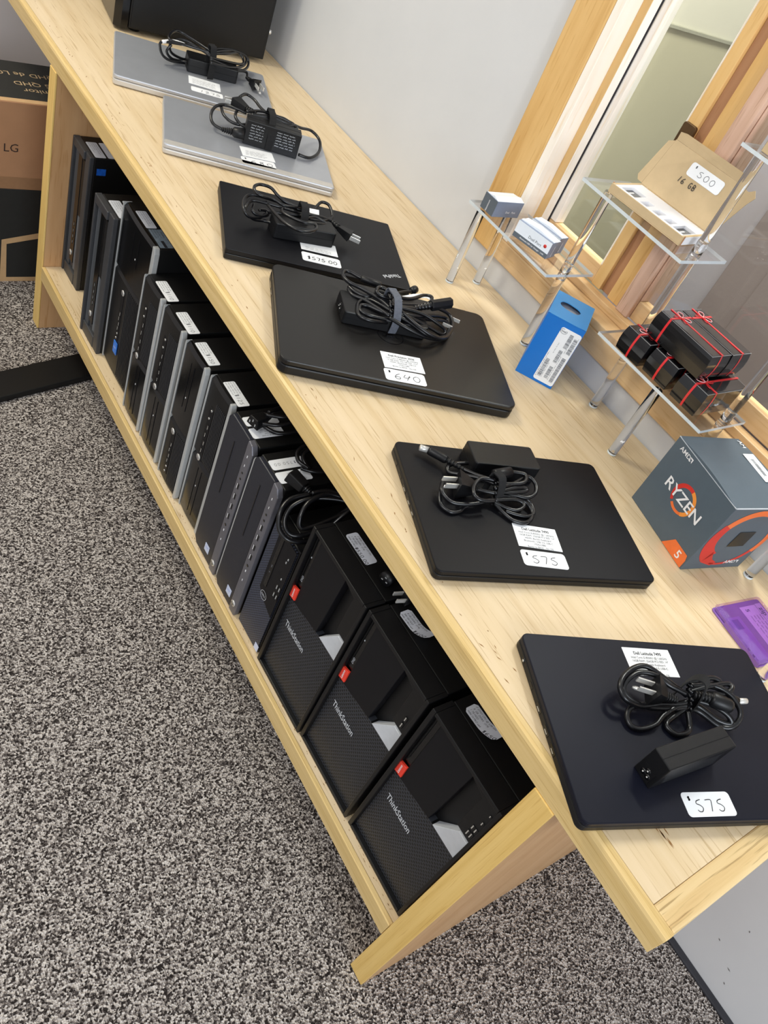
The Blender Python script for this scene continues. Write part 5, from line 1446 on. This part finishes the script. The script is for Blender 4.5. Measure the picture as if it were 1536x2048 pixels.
# black gift boxes with printed ribbon
def gift(label, x, y, z, rz, proto=[]):
    if proto:
        return copy_thing(proto[0], (x, y, z), math.radians(rz), label)
    t = thing('gift_box', label, 'gift box', (x, y, z), math.radians(rz), 'black gift boxes on the clear stand')
    proto.append(t)
    L, Wd, Hh = 0.1085, 0.0490, 0.0392
    n = 8
    # a lidded pillow-sided carton: side walls belly out slightly towards the middle
    prof = [(0.0, -0.0004), (0.15, 0.0008), (0.4, 0.0020), (0.65, 0.0018), (0.85, 0.0006), (1.0, -0.0008)]
    vs, fs = [], []
    for (f, o) in prof:
        a, c = L / 2 + o, Wd / 2 + o * 0.6
        vs += [(-a, -c, Hh * f), (a, -c, Hh * f), (a, c, Hh * f), (-a, c, Hh * f)]
    for k in range(len(prof) - 1):
        for i in range(4):
            fs.append((k * 4 + i, k * 4 + (i + 1) % 4, k * 4 + 4 + (i + 1) % 4, k * 4 + 4 + i))
    fs += [(3, 2, 1, 0), tuple((len(prof) - 1) * 4 + i for i in range(4))]
    bx = MB().add(vs, fs).build('carton', GIFT, t, bev=0.0005)
    MB().prism([(-L / 2 + 0.001, Hh * 0.995), (L / 2 - 0.001, Hh * 0.995), (L / 2 - 0.002, Hh + 0.0006), (0, Hh + 0.0012), (-L / 2 + 0.002, Hh + 0.0006)], -Wd / 2 + 0.0015, Wd / 2 - 0.0015, 'xz').build('lid', GIFT, t)
    r = MB()
    rw = 0.0018
    xc = -0.30 * L
    zt = Hh + 0.0016
    r.box((-L / 2 - 0.0002, -rw, Hh + 0.0008), (L / 2 + 0.0002, rw, zt))
    r.box((xc - rw, -Wd / 2 - 0.0002, Hh + 0.0006), (xc + rw, Wd / 2 + 0.0002, zt - 0.0001))
    for s in (-1, 1):
        for (f0, o0), (f1, o1) in zip(prof, prof[1:]):
            e0, e1 = s * (L / 2 + o0 + 0.0003), s * (L / 2 + o1 + 0.0003)
            r.add([(e0, -rw, Hh * f0), (e0, rw, Hh * f0), (e1, rw, Hh * f1), (e1, -rw, Hh * f1)], [(0, 1, 2, 3)])
            e0, e1 = s * (Wd / 2 + o0 * 0.6 + 0.0003), s * (Wd / 2 + o1 * 0.6 + 0.0003)
            r.add([(xc - rw, e0, Hh * f0), (xc + rw, e0, Hh * f0), (xc + rw, e1, Hh * f1), (xc - rw, e1, Hh * f1)], [(0, 1, 2, 3)])
    r.build('ribbon', RIBBON, t, fix=False)
    ed = MB()
    for s in (-1, 1):
        ed.box((-L / 2, s * (Wd / 2 - 0.0008) - 0.0003, Hh - 0.0004), (L / 2, s * (Wd / 2 - 0.0008) + 0.0003, Hh + 0.0002))
        ed.box((s * (L / 2 - 0.0008) - 0.0003, -Wd / 2, Hh - 0.0004), (s * (L / 2 - 0.0008) + 0.0003, Wd / 2, Hh + 0.0002))
    ed.build('worn_edge', plain('card_edge_grey', (150, 150, 152), 0.5), t, fix=False)
    bw = MB()
    z = zt + 0.0004
    for (ax, ay, ln, wd) in ((0.75, 0.65, 0.016, 0.0055), (-0.75, 0.65, 0.016, 0.0055), (0.95, -0.25, 0.015, 0.0028), (-0.35, -0.95, 0.014, 0.0028)):
        D = Vector((ax, ay, 0)).normalized()
        S = Vector((-D.y, D.x, 0))
        P = [Vector((xc, 0, z)) + D * (ln * u) + S * (wd * v) for u, v in ((0, 0), (0.35, 0.7), (0.8, 0.9), (1.0, 0.2), (0.85, -0.7), (0.4, -0.6), (0.02, -0.05))]
        bw.tube(P, 0.00045, 5, 1 if wd > 0.004 else 0, 4)
        if wd > 0.004:
            bw.tube([p + (Vector((xc, 0, z)) + D * ln * 0.5 - p) * 0.16 for p in P], 0.0004, 5, 0, 4)
    bw.build('bow', [RIBBON, BOW_W], t)
    return t
ZD = 0.7904
gift('black gift box with red ribbon in the lower row, farthest along the clear tier', 0.5290, 0.6318, ZD, 0)
gift('black gift box with red ribbon in the middle of the lower row of three', 0.5365, 0.5770, ZD, 0)
gift('black gift box with red ribbon in the lower row, nearest the processor box', 0.5400, 0.5185, ZD, 0)
gift('black gift box lying on the lower row, front one of the upper pair', 0.5125, 0.5785, ZD + 0.0435, -90)
gift('black gift box lying on the lower row, upper one nearer the window glass', 0.5650, 0.5775, ZD + 0.0435, -90)

# ================================================================== boxes on the table
t = box_thing('processor_box', 'tall blue processor box with a white barcode label, by the stand legs', 'box', 0.4393, 0.7713, H + 0.0003, -53.7)
W_, D_, Hh = 0.0676, 0.0945, 0.1190
b = MB()
b.box((0, 0, 0), (W_, 0.0012, Hh - 0.0006), 0).box((0, D_ - 0.0012, 0), (W_, D_, Hh - 0.0006), 0).box((0, 0.0012, 0), (0.0012, D_ - 0.0012, Hh - 0.0006), 0).box((W_ - 0.0012, 0.0012, 0), (W_, D_ - 0.0012, Hh - 0.0006), 0).box((0.0012, 0.0012, 0), (W_ - 0.0012, D_ - 0.0012, 0.0012), 0)
b.build('carton', BLUE_BOX, t)
# top panel with the oval opening
n = 28
hc, hr = (0.0300, 0.0510), (0.0185, 0.0125)
def oval(k):
    a = 2 * PI * k / n
    c, s = math.cos(a), math.sin(a)
    sg = lambda v: (1 if v >= 0 else -1)
    u, v = sg(c) * abs(c) ** 0.75 * hr[0], sg(s) * abs(s) ** 0.75 * hr[1]
    ra = math.radians(-14)
    return (hc[0] + u * math.cos(ra) - v * math.sin(ra), hc[1] + u * math.sin(ra) + v * math.cos(ra))
def rim(k):
    a = 2 * PI * k / n
    c, s = math.cos(a), math.sin(a)
    f = min((W_ - hc[0]) / c if c > 1e-6 else (hc[0] / -c if c < -1e-6 else 9), (D_ - hc[1]) / s if s > 1e-6 else (hc[1] / -s if s < -1e-6 else 9))
    return (hc[0] + c * f, hc[1] + s * f)
tp = MB()
zt, zb = Hh, Hh - 0.0012
ins = [oval(k) for k in range(n)]
outs = [rim(k) for k in range(n)]
vs = [(p[0], p[1], zt) for p in ins] + [(p[0], p[1], zt) for p in outs] + [(p[0], p[1], zb) for p in ins] + [(p[0], p[1], zb) for p in outs]
fs = []
for k in range(n):
    j = (k + 1) % n
    fs += [(k, j, n + j, n + k), (2 * n + k, 3 * n + k, 3 * n + j, 2 * n + j), (k, 2 * n + k, 2 * n + j, j), (n + k, n + j, 3 * n + j, 3 * n + k)]
cor = [(0, 0), (W_, 0), (W_, D_), (0, D_)]
b0 = len(vs)
vs += [(c[0], c[1], zt) for c in cor]
def near(c, lst):
    return sorted(range(n), key=lambda k: (lst[k][0] - c[0]) ** 2 + (lst[k][1] - c[1]) ** 2)[:2]
for i, c in enumerate(cor):
    k1, k2 = near(c, outs)
    ks = [k for k in range(n) if abs(outs[k][0] - c[0]) < 1e-6]
    on_v = min([k for k in range(n) if abs(outs[k][0] - c[0]) < 1e-5], key=lambda k: abs(outs[k][1] - c[1]))
    on_h = min([k for k in range(n) if abs(outs[k][1] - c[1]) < 1e-5], key=lambda k: abs(outs[k][0] - c[0]))
    fs.append((n + on_v, b0 + i, n + on_h))
tp.add(vs, fs)
tp.build('top_panel', BLUE_TOP, t)
MB().box((0.004, 0.006, 0.1080), (W_ - 0.004, D_ - 0.006, 0.1095)).build('inner_tray', plain('inner_grey', (190, 190, 196), 0.5), t)
def barcode(mb, O, X, Y, w, h, seed):
    rng = random.Random(seed)
    x = -w / 2
    while x < w / 2 - 0.0004:
        bw = rng.choice([0.0004, 0.0004, 0.0007, 0.0011])
        mb.add([O + X * x - Y * h / 2, O + X * min(x + bw, w / 2) - Y * h / 2, O + X * min(x + bw, w / 2) + Y * h / 2, O + X * x + Y * h / 2], [(0, 1, 2, 3)], 1)
        x += bw + rng.choice([0.0004, 0.0005, 0.0008])
def lab(mb, O, X, Y):
    # long side upright on the box: X runs up the face
    barcode(mb, O + X * -0.026 + Y * 0.0110, X, Y, 0.036, 0.0062, 1)
    barcode(mb, O + X * -0.030 + Y * -0.0005, X, Y, 0.024, 0.0062, 2)
    barcode(mb, O + X * 0.002 + Y * -0.0005, X, Y, 0.024, 0.0062, 3)
    barcode(mb, O + X * -0.020 + Y * -0.0115, X, Y, 0.050, 0.0062, 4)
    barcode(mb, O + X * 0.033 + Y * -0.0030, X, Y, 0.026, 0.0062, 5)
    barcode(mb, O + X * 0.028 + Y * -0.0120, X, Y, 0.030, 0.0060, 6)
    for i, (x, y, ln) in enumerate(((-0.046, 0.0150, 0.05), (-0.044, 0.0058, 0.03), (-0.044, -0.0062, 0.05), (0.004, 0.0085, 0.022), (0.012, -0.0072, 0.03), (0.012, -0.0162, 0.034))):
        mb.squiggle(O + X * x + Y * y, X, Y, ln, 0.0018, 0.0003, 1, 200 + i)
    c = O + X * 0.0455 + Y * 0.0120
    pts = [c + X * (0.0042 * math.cos(a)) + Y * (0.0058 * math.sin(a)) for a in [2 * PI * k / 24 for k in range(21)]]
    for p, q in zip(pts, pts[1:]):
        e = (q - p).normalized()
        nn = X.cross(Y).cross(e) * 0.0003
        mb.add([p - nn, q - nn, q + nn, p + nn], [(0, 1, 2, 3)], 1)
    mb.text('intel', c, Y * -1, X, 0.0048, 1, True)
sticker('barcode_label', t, (0.0490, -0.0002, 0.0565), (0, 0, 1), (-1, 0, 0), 0.1035, 0.0360, 0.004, [PAPER, INK_G], lab)

t = box_thing('processor_box', 'dark grey cube shaped processor box with an orange ring emblem', 'box', 0.411, 0.336, H + 0.0003, -13.0)
W_, D_, Hh = 0.1200, 0.1395, 0.1300
b = MB().box((0, 0, 0), (W_, D_, Hh - 0.003))
b.build('carton', RYZEN, t, bev=0.0008)
n = 10
vs, fs = [], []
for i in range(n + 1):
    u = i / n
    z = Hh - 0.003 + 0.0045 * math.sin(PI * u)
    vs += [(0, D_ * u, z), (W_, D_ * u, z)]
fs = [(2 * i, 2 * i + 1, 2 * i + 3, 2 * i + 2) for i in range(n)] + [tuple([2 * i for i in range(n, -1, -1)]), tuple([2 * i + 1 for i in range(n + 1)])]
MB().add(vs, fs).build('lid', RYZEN, t)
MB().box((0.0004, -0.0006, Hh - 0.0036), (W_ - 0.0004, 0.0008, Hh - 0.0020)).box((-0.0006, 0.0004, Hh - 0.0036), (0.0006, D_ - 0.0004, Hh - 0.0026)).build('lid_edge', plain('card_edge_pale', (186, 192, 200), 0.6), t)
def ringband(mb, c, X, Y, arcs, nrm, squash=1.0):
    """brushed ring: list of (angle0, angle1, r_out, r_in0, r_in1, material)"""
    for (a0, a1, ro, ri0, ri1, m) in arcs:
        k = 20
        q = []
        for i in range(k + 1):
            a = math.radians(a0 + (a1 - a0) * i / k)
            ri = ri0 + (ri1 - ri0) * i / k
            q += [c + X * ro * math.cos(a) + Y * ro * math.sin(a) * squash + nrm, c + X * ri * math.cos(a) + Y * ri * math.sin(a) * squash + nrm]
        mb.add(q, [(2 * i, 2 * i + 1, 2 * i + 3, 2 * i + 2) for i in range(k)], m)
LX, LY = Vector((0, -1, 0)), Vector((0, 0, 1))
def on_left(v, z, o=0.0003):
    return Vector((-o, v, z))
g = MB()
ringband(g, on_left(0.0690, 0.0700), LX, LY, [(75, 150, 0.0235, 0.0175, 0.0170, 0), (150, 222, 0.0235, 0.0170, 0.0185, 0), (232, 300, 0.0228, 0.0180, 0.0185, 1), (-60, 75, 0.0235, 0.0178, 0.0172, 2)], Vector((0, 0, 0)))
g.build('ring_emblem', [PRINT_R, PRINT_O, PRINT_OY], t, fix=False)
g = MB().text('RYZEN', on_left(0.0690, 0.0690, 0.0007), LX, LY, 0.0240, 0, True, 1.12)
g.build('lettering', PRINT_W, t, fix=False)
g = MB()
g.text('AMD', on_left(0.1140, 0.1175, 0.0005), LX, LY, 0.0098, 0, True, 1.12)
ac = on_left(0.1000, 0.1175, 0.0005)
s_ = 0.0034
g.add([ac + LX * a * s_ + LY * c * s_ for a, c in ((-1, 1), (1, 1), (1, -1), (0.45, -0.45), (0.45, 0.45), (-0.45, 0.45))], [(0, 1, 4, 5), (1, 2, 3, 4)])
g.add([ac + LX * a * s_ + LY * c * s_ for a, c in ((-1, 0.25), (-0.4, 0.05), (-0.4, -0.4), (0.05, -0.4), (-0.15, -1), (-1, -1))], [(0, 1, 2, 5), (2, 3, 4, 5)])
g.build('maker_mark', PRINT_W, t, fix=False)
MB().add([on_left(0.0515, 0.0008, 0.0004), on_left(0.0365, 0.0230, 0.0004), on_left(0.0060, 0.0230, 0.0004), on_left(0.0030, 0.0150, 0.0004), on_left(0.0030, 0.0008, 0.0004)], [(0, 1, 2, 3, 4)]).build('orange_tag', PRINT_O, t, fix=False)
MB().text('5', on_left(0.0180, 0.0112, 0.0008), LX, LY, 0.0185, 0, True, 1.1).build('tag_lettering', PRINT_W, t, fix=False)
# near face: big brushed ring round a dark window
g = MB()
fc = Vector((0.0640, -0.0003, 0.0640))
ringband(g, fc, Vector((1, 0, 0)), Vector((0, 0, 1)), [(60, 150, 0.0590, 0.0490, 0.0460, 1), (150, 232, 0.0610, 0.0460, 0.0360, 0), (252, 330, 0.0560, 0.0530, 0.0490, 0), (-30, 60, 0.0585, 0.0490, 0.0490, 1)], Vector((0, 0, 0)))
g.add([fc + Vector((x, 0, z)) for x, z in ((-0.030, -0.0250), (-0.0370, -0.0485), (-0.012, -0.0570), (-0.0045, -0.0500), (-0.018, -0.0430))], [(0, 1, 2, 3, 4)], 0)
g.build('ring_emblem', [PRINT_R, PRINT_O], t, fix=False)
g = MB().add([(0.0500, -0.0008, 0.0492), (0.0830, -0.0008, 0.0498), (0.0830, -0.0008, 0.0800), (0.0515, -0.0008, 0.0796)], [(0, 1, 2, 3)], 0)
g.build('window', plain('window_black', (5, 5, 6), 0.3), t, fix=False)
g = MB().text('AMD', (0.0880, -0.0006, 0.0140), FX, FZ, 0.0092, 0, True, 1.15)
g.add([(0.0985, -0.0006, 0.0175), (0.1050, -0.0006, 0.0175), (0.1050, -0.0006, 0.0110), (0.1030, -0.0006, 0.0130), (0.1030, -0.0006, 0.0157), (0.1005, -0.0006, 0.0157)], [(0, 1, 4, 5), (1, 2, 3, 4)])
g.build('lettering', PRINT_W, t, fix=False)
zt = lambda v: Hh - 0.003 + 0.0045 * math.sin(PI * v / D_) + 0.0003
g = MB().text('AMD', (0.1130, 0.1210, zt(0.121)), (0, -1, 0), (1, 0, 0), 0.0100, 0, True, 1.12)
g.build('lid_lettering', PRINT_W, t, fix=False)
def sh2(mb, O, X, Y):
    barcode(mb, O + Y * -0.001, X, Y, 0.034, 0.006, 31)
    for i in range(2):
        mb.squiggle(O + X * -0.020 + Y * (0.0062 - i * 0.013), X, Y, 0.040, 0.0020, 0.0003, 1, 230 + i)
sticker('barcode_label', t, (0.1040, 0.0740, Hh + 0.0018), (0, -1, 0), (1, 0, 0.0), 0.056, 0.022, 0.001, [PAPER, INK_G], sh2)

# purple disk in a clear case, half out of frame
t = box_thing('zip_disk_case', 'purple clear plastic disk case on the table by the nearest laptop', 'disk case', 0.3895, 0.1720, H + 0.0003, -8.0)
MB().slab(0, 0, 0.0965, 0.0965, 0.0, 0.0022, 0.005, 0.0005, 4).build('case_back', ZIP_DISK, t)
MB().slab(0.0025, 0.0025, 0.0940, 0.0940, 0.0024, 0.0066, 0.004, 0.0006, 4).build('disk', ZIP_DISK, t)
c = MB().slab(0, 0, 0.0965, 0.0965, 0.0074, 0.0090, 0.005, 0.0005, 4).build('case_cover', ZIP_CASE, t)
MB().box((0.0003, 0.0010, 0.0022), (0.0014, 0.0700, 0.0073)).box((0.0020, 0.012, 0.0073), (0.0030, 0.016, 0.0096)).box((0.0020, 0.022, 0.0073), (0.0030, 0.026, 0.0096)).build('hinge_edge', ZIP_DISK, t)
lb = MB().box((0.0445, 0.004, 0.0067), (0.0780, 0.0860, 0.0070), 0)
lb.text('5', (0.0560, 0.0790, 0.0072), (0, -1, 0), (1, 0, 0), 0.0105, 1, True)
for i in range(4):
    lb.squiggle((0.0720 - i * 0.0062, 0.0700, 0.0072), (0, -1, 0), (1, 0, 0), 0.055, 0.0026, 0.0005, 1, 240 + i)
lb.build('label', [ZIP_LABEL, ZIP_INK], t, fix=False)
hd = MB().box((0.0788, 0.050, 0.0067), (0.0910, 0.0870, 0.0070), 0).text('zip', (0.0848, 0.0730, 0.0072), (0, -1, 0), (1, 0, 0), 0.0125, 1, True)
hd.text('100', (0.0848, 0.0560, 0.0072), (0, -1, 0), (1, 0, 0), 0.0085, 1, True)
hd.build('label_heading', [ZIP_LABEL, ZIP_INK], t, fix=False)
MB().box((0.0060, 0.0060, 0.0067), (0.0320, 0.0740, 0.0069), 0).box((0.0125, 0.0540, 0.0069), (0.0250, 0.0700, 0.0070), 1).build('shutter', [plain('shutter_violet', (152, 104, 202), 0.35, metal=0.2), plain('shutter_hole', (112, 66, 168), 0.5)], t)

# ================================================================== black case at the far end of the table
t = box_thing('computer_case', 'large black computer case standing on the far end of the table', 'computer', 0.1720, 1.9560, H + 0.0005, -8.8)
W_, D_, Hh = 0.3455, 0.20, 0.46
MB().box((0.0305, 0, 0.010), (W_, D_, Hh)).build('chassis', BLACK_STEEL, t, bev=0.002)
MB().prism([(0, 0.012), (0.014, 0.002), (0.030, 0.002), (0.030, D_ - 0.002), (0.014, D_ - 0.002), (0, D_ - 0.012)], 0.006, Hh, 'xy').build('front_bezel', BLACK_GLOSS, t, bev=0.0015)
MB().box((0.034, -0.0015, 0.014), (W_ - 0.006, -0.0001, Hh - 0.006)).build('side_panel', BLACK_STEEL, t, bev=0.0008)
for (x, y) in ((0.05, 0.03), (W_ - 0.04, 0.03), (0.05, D_ - 0.03), (W_ - 0.04, D_ - 0.03)):
    MB().lathe((x, y, 0), (x, y, 0.0099), [(0, 0.012), (1, 0.014)], 14).build('rubber_foot', BLACK, t)
MB().lathe((W_ + 0.0001, 0.010, 0.0700), (W_ + 0.007, 0.010, 0.0700), [(0, 0.0035), (0.3, 0.0055), (1, 0.005)], 14).build('thumb_screw', CHROME, t)

# ================================================================== floor things at the far end
t = box_thing('monitor_box', 'black printed monitor box on the carpet, under the brown one', 'cardboard box', -0.60, 1.977, 0.0004, 0, 'monitor boxes on the carpet')
W_, D_ = 0.92, 0.205
MB().box((0, 0, 0), (W_, D_, 0.2550)).build('carton', PRINT_BLK, t, bev=0.002)
g = MB().box((0.0, -0.0006, 0.0), (W_, 0.0, 0.0120))
g.add([(0.5640, -0.0006, 0.012), (0.5790, -0.0006, 0.012), (0.5770, -0.0006, 0.1080), (0.5650, -0.0006, 0.1200)], [(0, 1, 2, 3)])
g.add([(0.5650, -0.0006, 0.1200), (0.5770, -0.0006, 0.1080), (0.72, -0.0006, 0.1400), (0.72, -0.0006, 0.1560)], [(0, 1, 2, 3)])
g.build('printed_border', CARD_EDGE, t, fix=False)
t = box_thing('monitor_box', 'brown monitor box with a black printed top, stacked above the black box', 'cardboard box', -0.60, 1.977, 0.2562, 0, 'monitor boxes on the carpet')
Hh = 0.2058
MB().box((0, 0, 0), (W_, D_ + 0.007, Hh)).build('carton', CARD_LG, t, bev=0.002)
MB().box((0.0, -0.0005, 0), (W_, 0.0, 0.030)).build('lower_band', plain('brown_card_darker', (150, 112, 78), 0.85), t)  # darker band along the bottom of the front face
MB().box((0.0, 0.002, Hh), (W_, 0.018, Hh + 0.0004)).build('top_border', CARD_EDGE, t)
MB().box((0.0, 0.0185, Hh), (W_, D_ + 0.005, Hh + 0.0004)).build('top_print', PRINT_BLK, t)
MB().text('LG', (0.5785, -0.0005, 0.0995), FX, FZ, 0.0270, 0, False, 1.05).build('lettering', plain('print_brown_black', (52, 36, 28), 0.7), t, fix=False)
zt = Hh + 0.0007
tan = plain('print_tan', (186, 160, 124), 0.8)
for (s, x, y) in (('Monitor', 0.6640, 0.0640), ('LG QHD', 0.6570, 0.0980), ('Monitor QHD de LG', 0.6950, 0.1440)):
    MB().text(s, (x, y, zt), (-1, 0, 0), (0, -1, 0), 0.0270, 0, False).build('top_lettering', tan, t, fix=False)

t = thing('metal_floor_stand', 'flat black metal foot bar lying on the carpet, reaching under the shelf', 'stand foot', (-0.10, 1.5750, 0.0003), math.radians(13.6))
MB().box((-0.55, -0.0410, 0), (0.42, 0.0410, 0.016)).build('foot_bar', BLACK_STEEL, t, bev=0.003)
MB().box((-0.55, -0.0410, 0.0165), (-0.49, 0.0410, 0.40)).build('upright', BLACK_STEEL, t, bev=0.003)

# ================================================================== loose cords among the computers
def cord(name, label, cat, loc, tubes, r=0.0034, group='loose power cords on the computers'):
    t = thing(name, label, cat, loc, 0, group)
    off = (-loc[0], -loc[1], -loc[2])
    m = MB()
    for q in tubes:
        m.tube(q, r, 8, 0, 6)
    m.shift(off).build('cable', RUBBER, t)
    return t, off

def c13(t, off, p0, p1, p2):
    """appliance coupler: ribbed relief p0->p1, flared body p1->p2 with three sockets"""
    p0, p1, p2 = Vector(p0), Vector(p1), Vector(p2)
    m = MB()
    strain(m, p0, p1, 0.0046, 0.0085, 4)
    m.shift(off)
    d = p2 - p1
    b = MB(frame_at(p1, d))
    L = d.length
    b.hexa([(0, -0.0095, -0.007), (L, -0.0130, -0.0088), (L, 0.0130, -0.0088), (0, 0.0095, -0.007), (0, -0.0080, 0.007), (L, -0.0090, 0.0088), (L, 0.0090, 0.0088), (0, 0.0080, 0.007)])
    bo = b.shift(off).build('coupler', BLACK, t, bev=0.0018)
    m.build('strain_relief', RUBBER, bo)
    s = MB(frame_at(p2, d))
    for (y, z) in ((-0.0062, -0.002), (0.0062, -0.002), (0, 0.0034)):
        s.box((-0.0002, y - 0.0009, z - 0.0022), (0.0004, y + 0.0009, z + 0.0022))
    s.shift(off).build('socket', SILVER, bo)

zc = ZS + 0.2690
zb = ZS + 0.3200
t, off = cord('power_lead', 'coiled black power cord with a white tie, hanging over the short mesh fronted computer', 'power cord', (0.045, 0.690, zc), [
    [(0.050, 0.712, zb + 0.005), (0.020, 0.715, zb - 0.002), (0.000, 0.704, zb - 0.012), (-0.006, 0.688, zc + 0.022), (0.000, 0.672, zc + 0.014), (0.018, 0.664, zc + 0.010), (0.045, 0.662, zc + 0.012), (0.085, 0.666, zb - 0.004), (0.110, 0.672, zb + 0.010)],
    [(0.110, 0.672, zb + 0.010), (0.080, 0.690, zb + 0.010), (0.045, 0.704, zb + 0.004), (0.020, 0.706, zb - 0.008), (0.006, 0.696, zc + 0.030), (0.004, 0.682, zc + 0.020), (0.015, 0.672, zc + 0.016), (0.045, 0.668, zc + 0.022), (0.110, 0.676, zb + 0.006)],
    [(0.110, 0.676, zb + 0.006), (0.075, 0.698, zb + 0.014), (0.040, 0.696, zb + 0.008), (0.022, 0.684, zb - 0.006), (0.022, 0.674, zc + 0.030), (0.045, 0.669, zc + 0.034), (0.110, 0.670, zb + 0.004)],
    [(0.052, 0.712, zb + 0.006), (0.080, 0.704, zb + 0.012), (0.110, 0.678, zb + 0.008)]], 0.0037)
c13(t, off, (0.052, 0.712, zb + 0.004), (0.046, 0.724, zb + 0.008), (0.035, 0.752, zb + 0.012))
MB().lathe((0.103, 0.673, zb + 0.007), (0.116, 0.675, zb + 0.007), [(0, 0.0085), (0.5, 0.0095), (1, 0.0080)], 12).shift(off).build('tie', PRINT_W, t)
zb9 = ZS + 0.3205
t, off = cord('power_lead', 'looped black power cord at the back of the computer priced 750', 'power cord', (0.105, 0.770, zb9), [
    [(0.070, 0.758, zb9 + 0.010), (0.060, 0.775, zb9 + 0.012), (0.072, 0.795, zb9 + 0.014), (0.100, 0.802, zb9 + 0.014), (0.135, 0.790, zb9 + 0.012), (0.150, 0.770, zb9 + 0.008)],
    [(0.062, 0.765, zb9 + 0.004), (0.085, 0.752, zb9 + 0.004), (0.120, 0.748, zb9 + 0.004), (0.150, 0.760, zb9 + 0.004), (0.155, 0.780, zb9 + 0.006)],
    [(0.075, 0.760, zb9 + 0.004), (0.072, 0.780, zb9 + 0.010), (0.090, 0.792, zb9 + 0.012), (0.130, 0.780, zb9 + 0.008), (0.150, 0.765, zb9 + 0.004)]])
t, off = cord('power_lead', 'black power cord bundle lying on the grey barred computer next to the slim row', 'power cord', (0.070, 0.868, zb9), [
    [(0.040, 0.862, zb9 + 0.012), (0.062, 0.850, zb9 + 0.016), (0.090, 0.850, zb9 + 0.018), (0.120, 0.860, zb9 + 0.012), (0.130, 0.880, zb9 + 0.006), (0.105, 0.893, zb9 + 0.008), (0.070, 0.886, zb9 + 0.012), (0.050, 0.872, zb9 + 0.008)],
    [(0.045, 0.866, zb9 + 0.004), (0.060, 0.846, zb9 + 0.004), (0.095, 0.840, zb9 + 0.006), (0.125, 0.852, zb9 + 0.006), (0.135, 0.870, zb9 + 0.004)],
    [(0.050, 0.872, zb9 + 0.020), (0.075, 0.858, zb9 + 0.024), (0.105, 0.862, zb9 + 0.022), (0.115, 0.880, zb9 + 0.016), (0.090, 0.890, zb9 + 0.014), (0.060, 0.880, zb9 + 0.016)]])
c13(t, off, (0.062, 0.876, zb9 + 0.012), (0.052, 0.874, zb9 + 0.012), (0.026, 0.867, zb9 + 0.012))
zt1 = ZS + 0.3425
t, off = cord('power_lead', 'black power cord end with a round plug, between two workstation towers', 'power cord', (0.085, 0.515, zt1), [
    [(0.066, 0.5220, zt1 + 0.010), (0.080, 0.528, zt1 + 0.010), (0.110, 0.545, zt1 + 0.006), (0.150, 0.540, zt1 + 0.004), (0.170, 0.520, zt1 + 0.004)]])
b = MB().lathe((0.070, 0.5235, zt1 + 0.011), (0.055, 0.519, zt1 + 0.012), [(0, 0.005), (0.25, 0.0100), (1, 0.0105)], 16).shift(off).build('coupler', BLACK, t)
s = MB(frame_at((0.0548, 0.5189, zt1 + 0.012), (-0.015, -0.0045, 0.001)))
for (y, z) in ((-0.004, -0.002), (0.004, -0.002), (0, 0.004)):
    s.box((-0.0002, y - 0.0014, z - 0.0006), (0.0004, y + 0.0014, z + 0.0006))
s.shift(off).build('socket', SILVER, b)
t, off = cord('power_lead', 'black wall plug with bright blades lying at the joint of two workstation towers', 'power cord', (0.075, 0.485, zt1), [
    [(0.086, 0.478, zt1 + 0.010), (0.110, 0.470, zt1 + 0.010), (0.150, 0.480, zt1 + 0.006), (0.180, 0.470, zt1 + 0.004)]])
pl = plug_part(t, off, [(0.090, 0.477, zt1 + 0.012), (0.080, 0.481, zt1 + 0.012), (0.066, 0.485, zt1 + 0.0125), (0.052, 0.4885, zt1 + 0.0125)], False, 0.95)
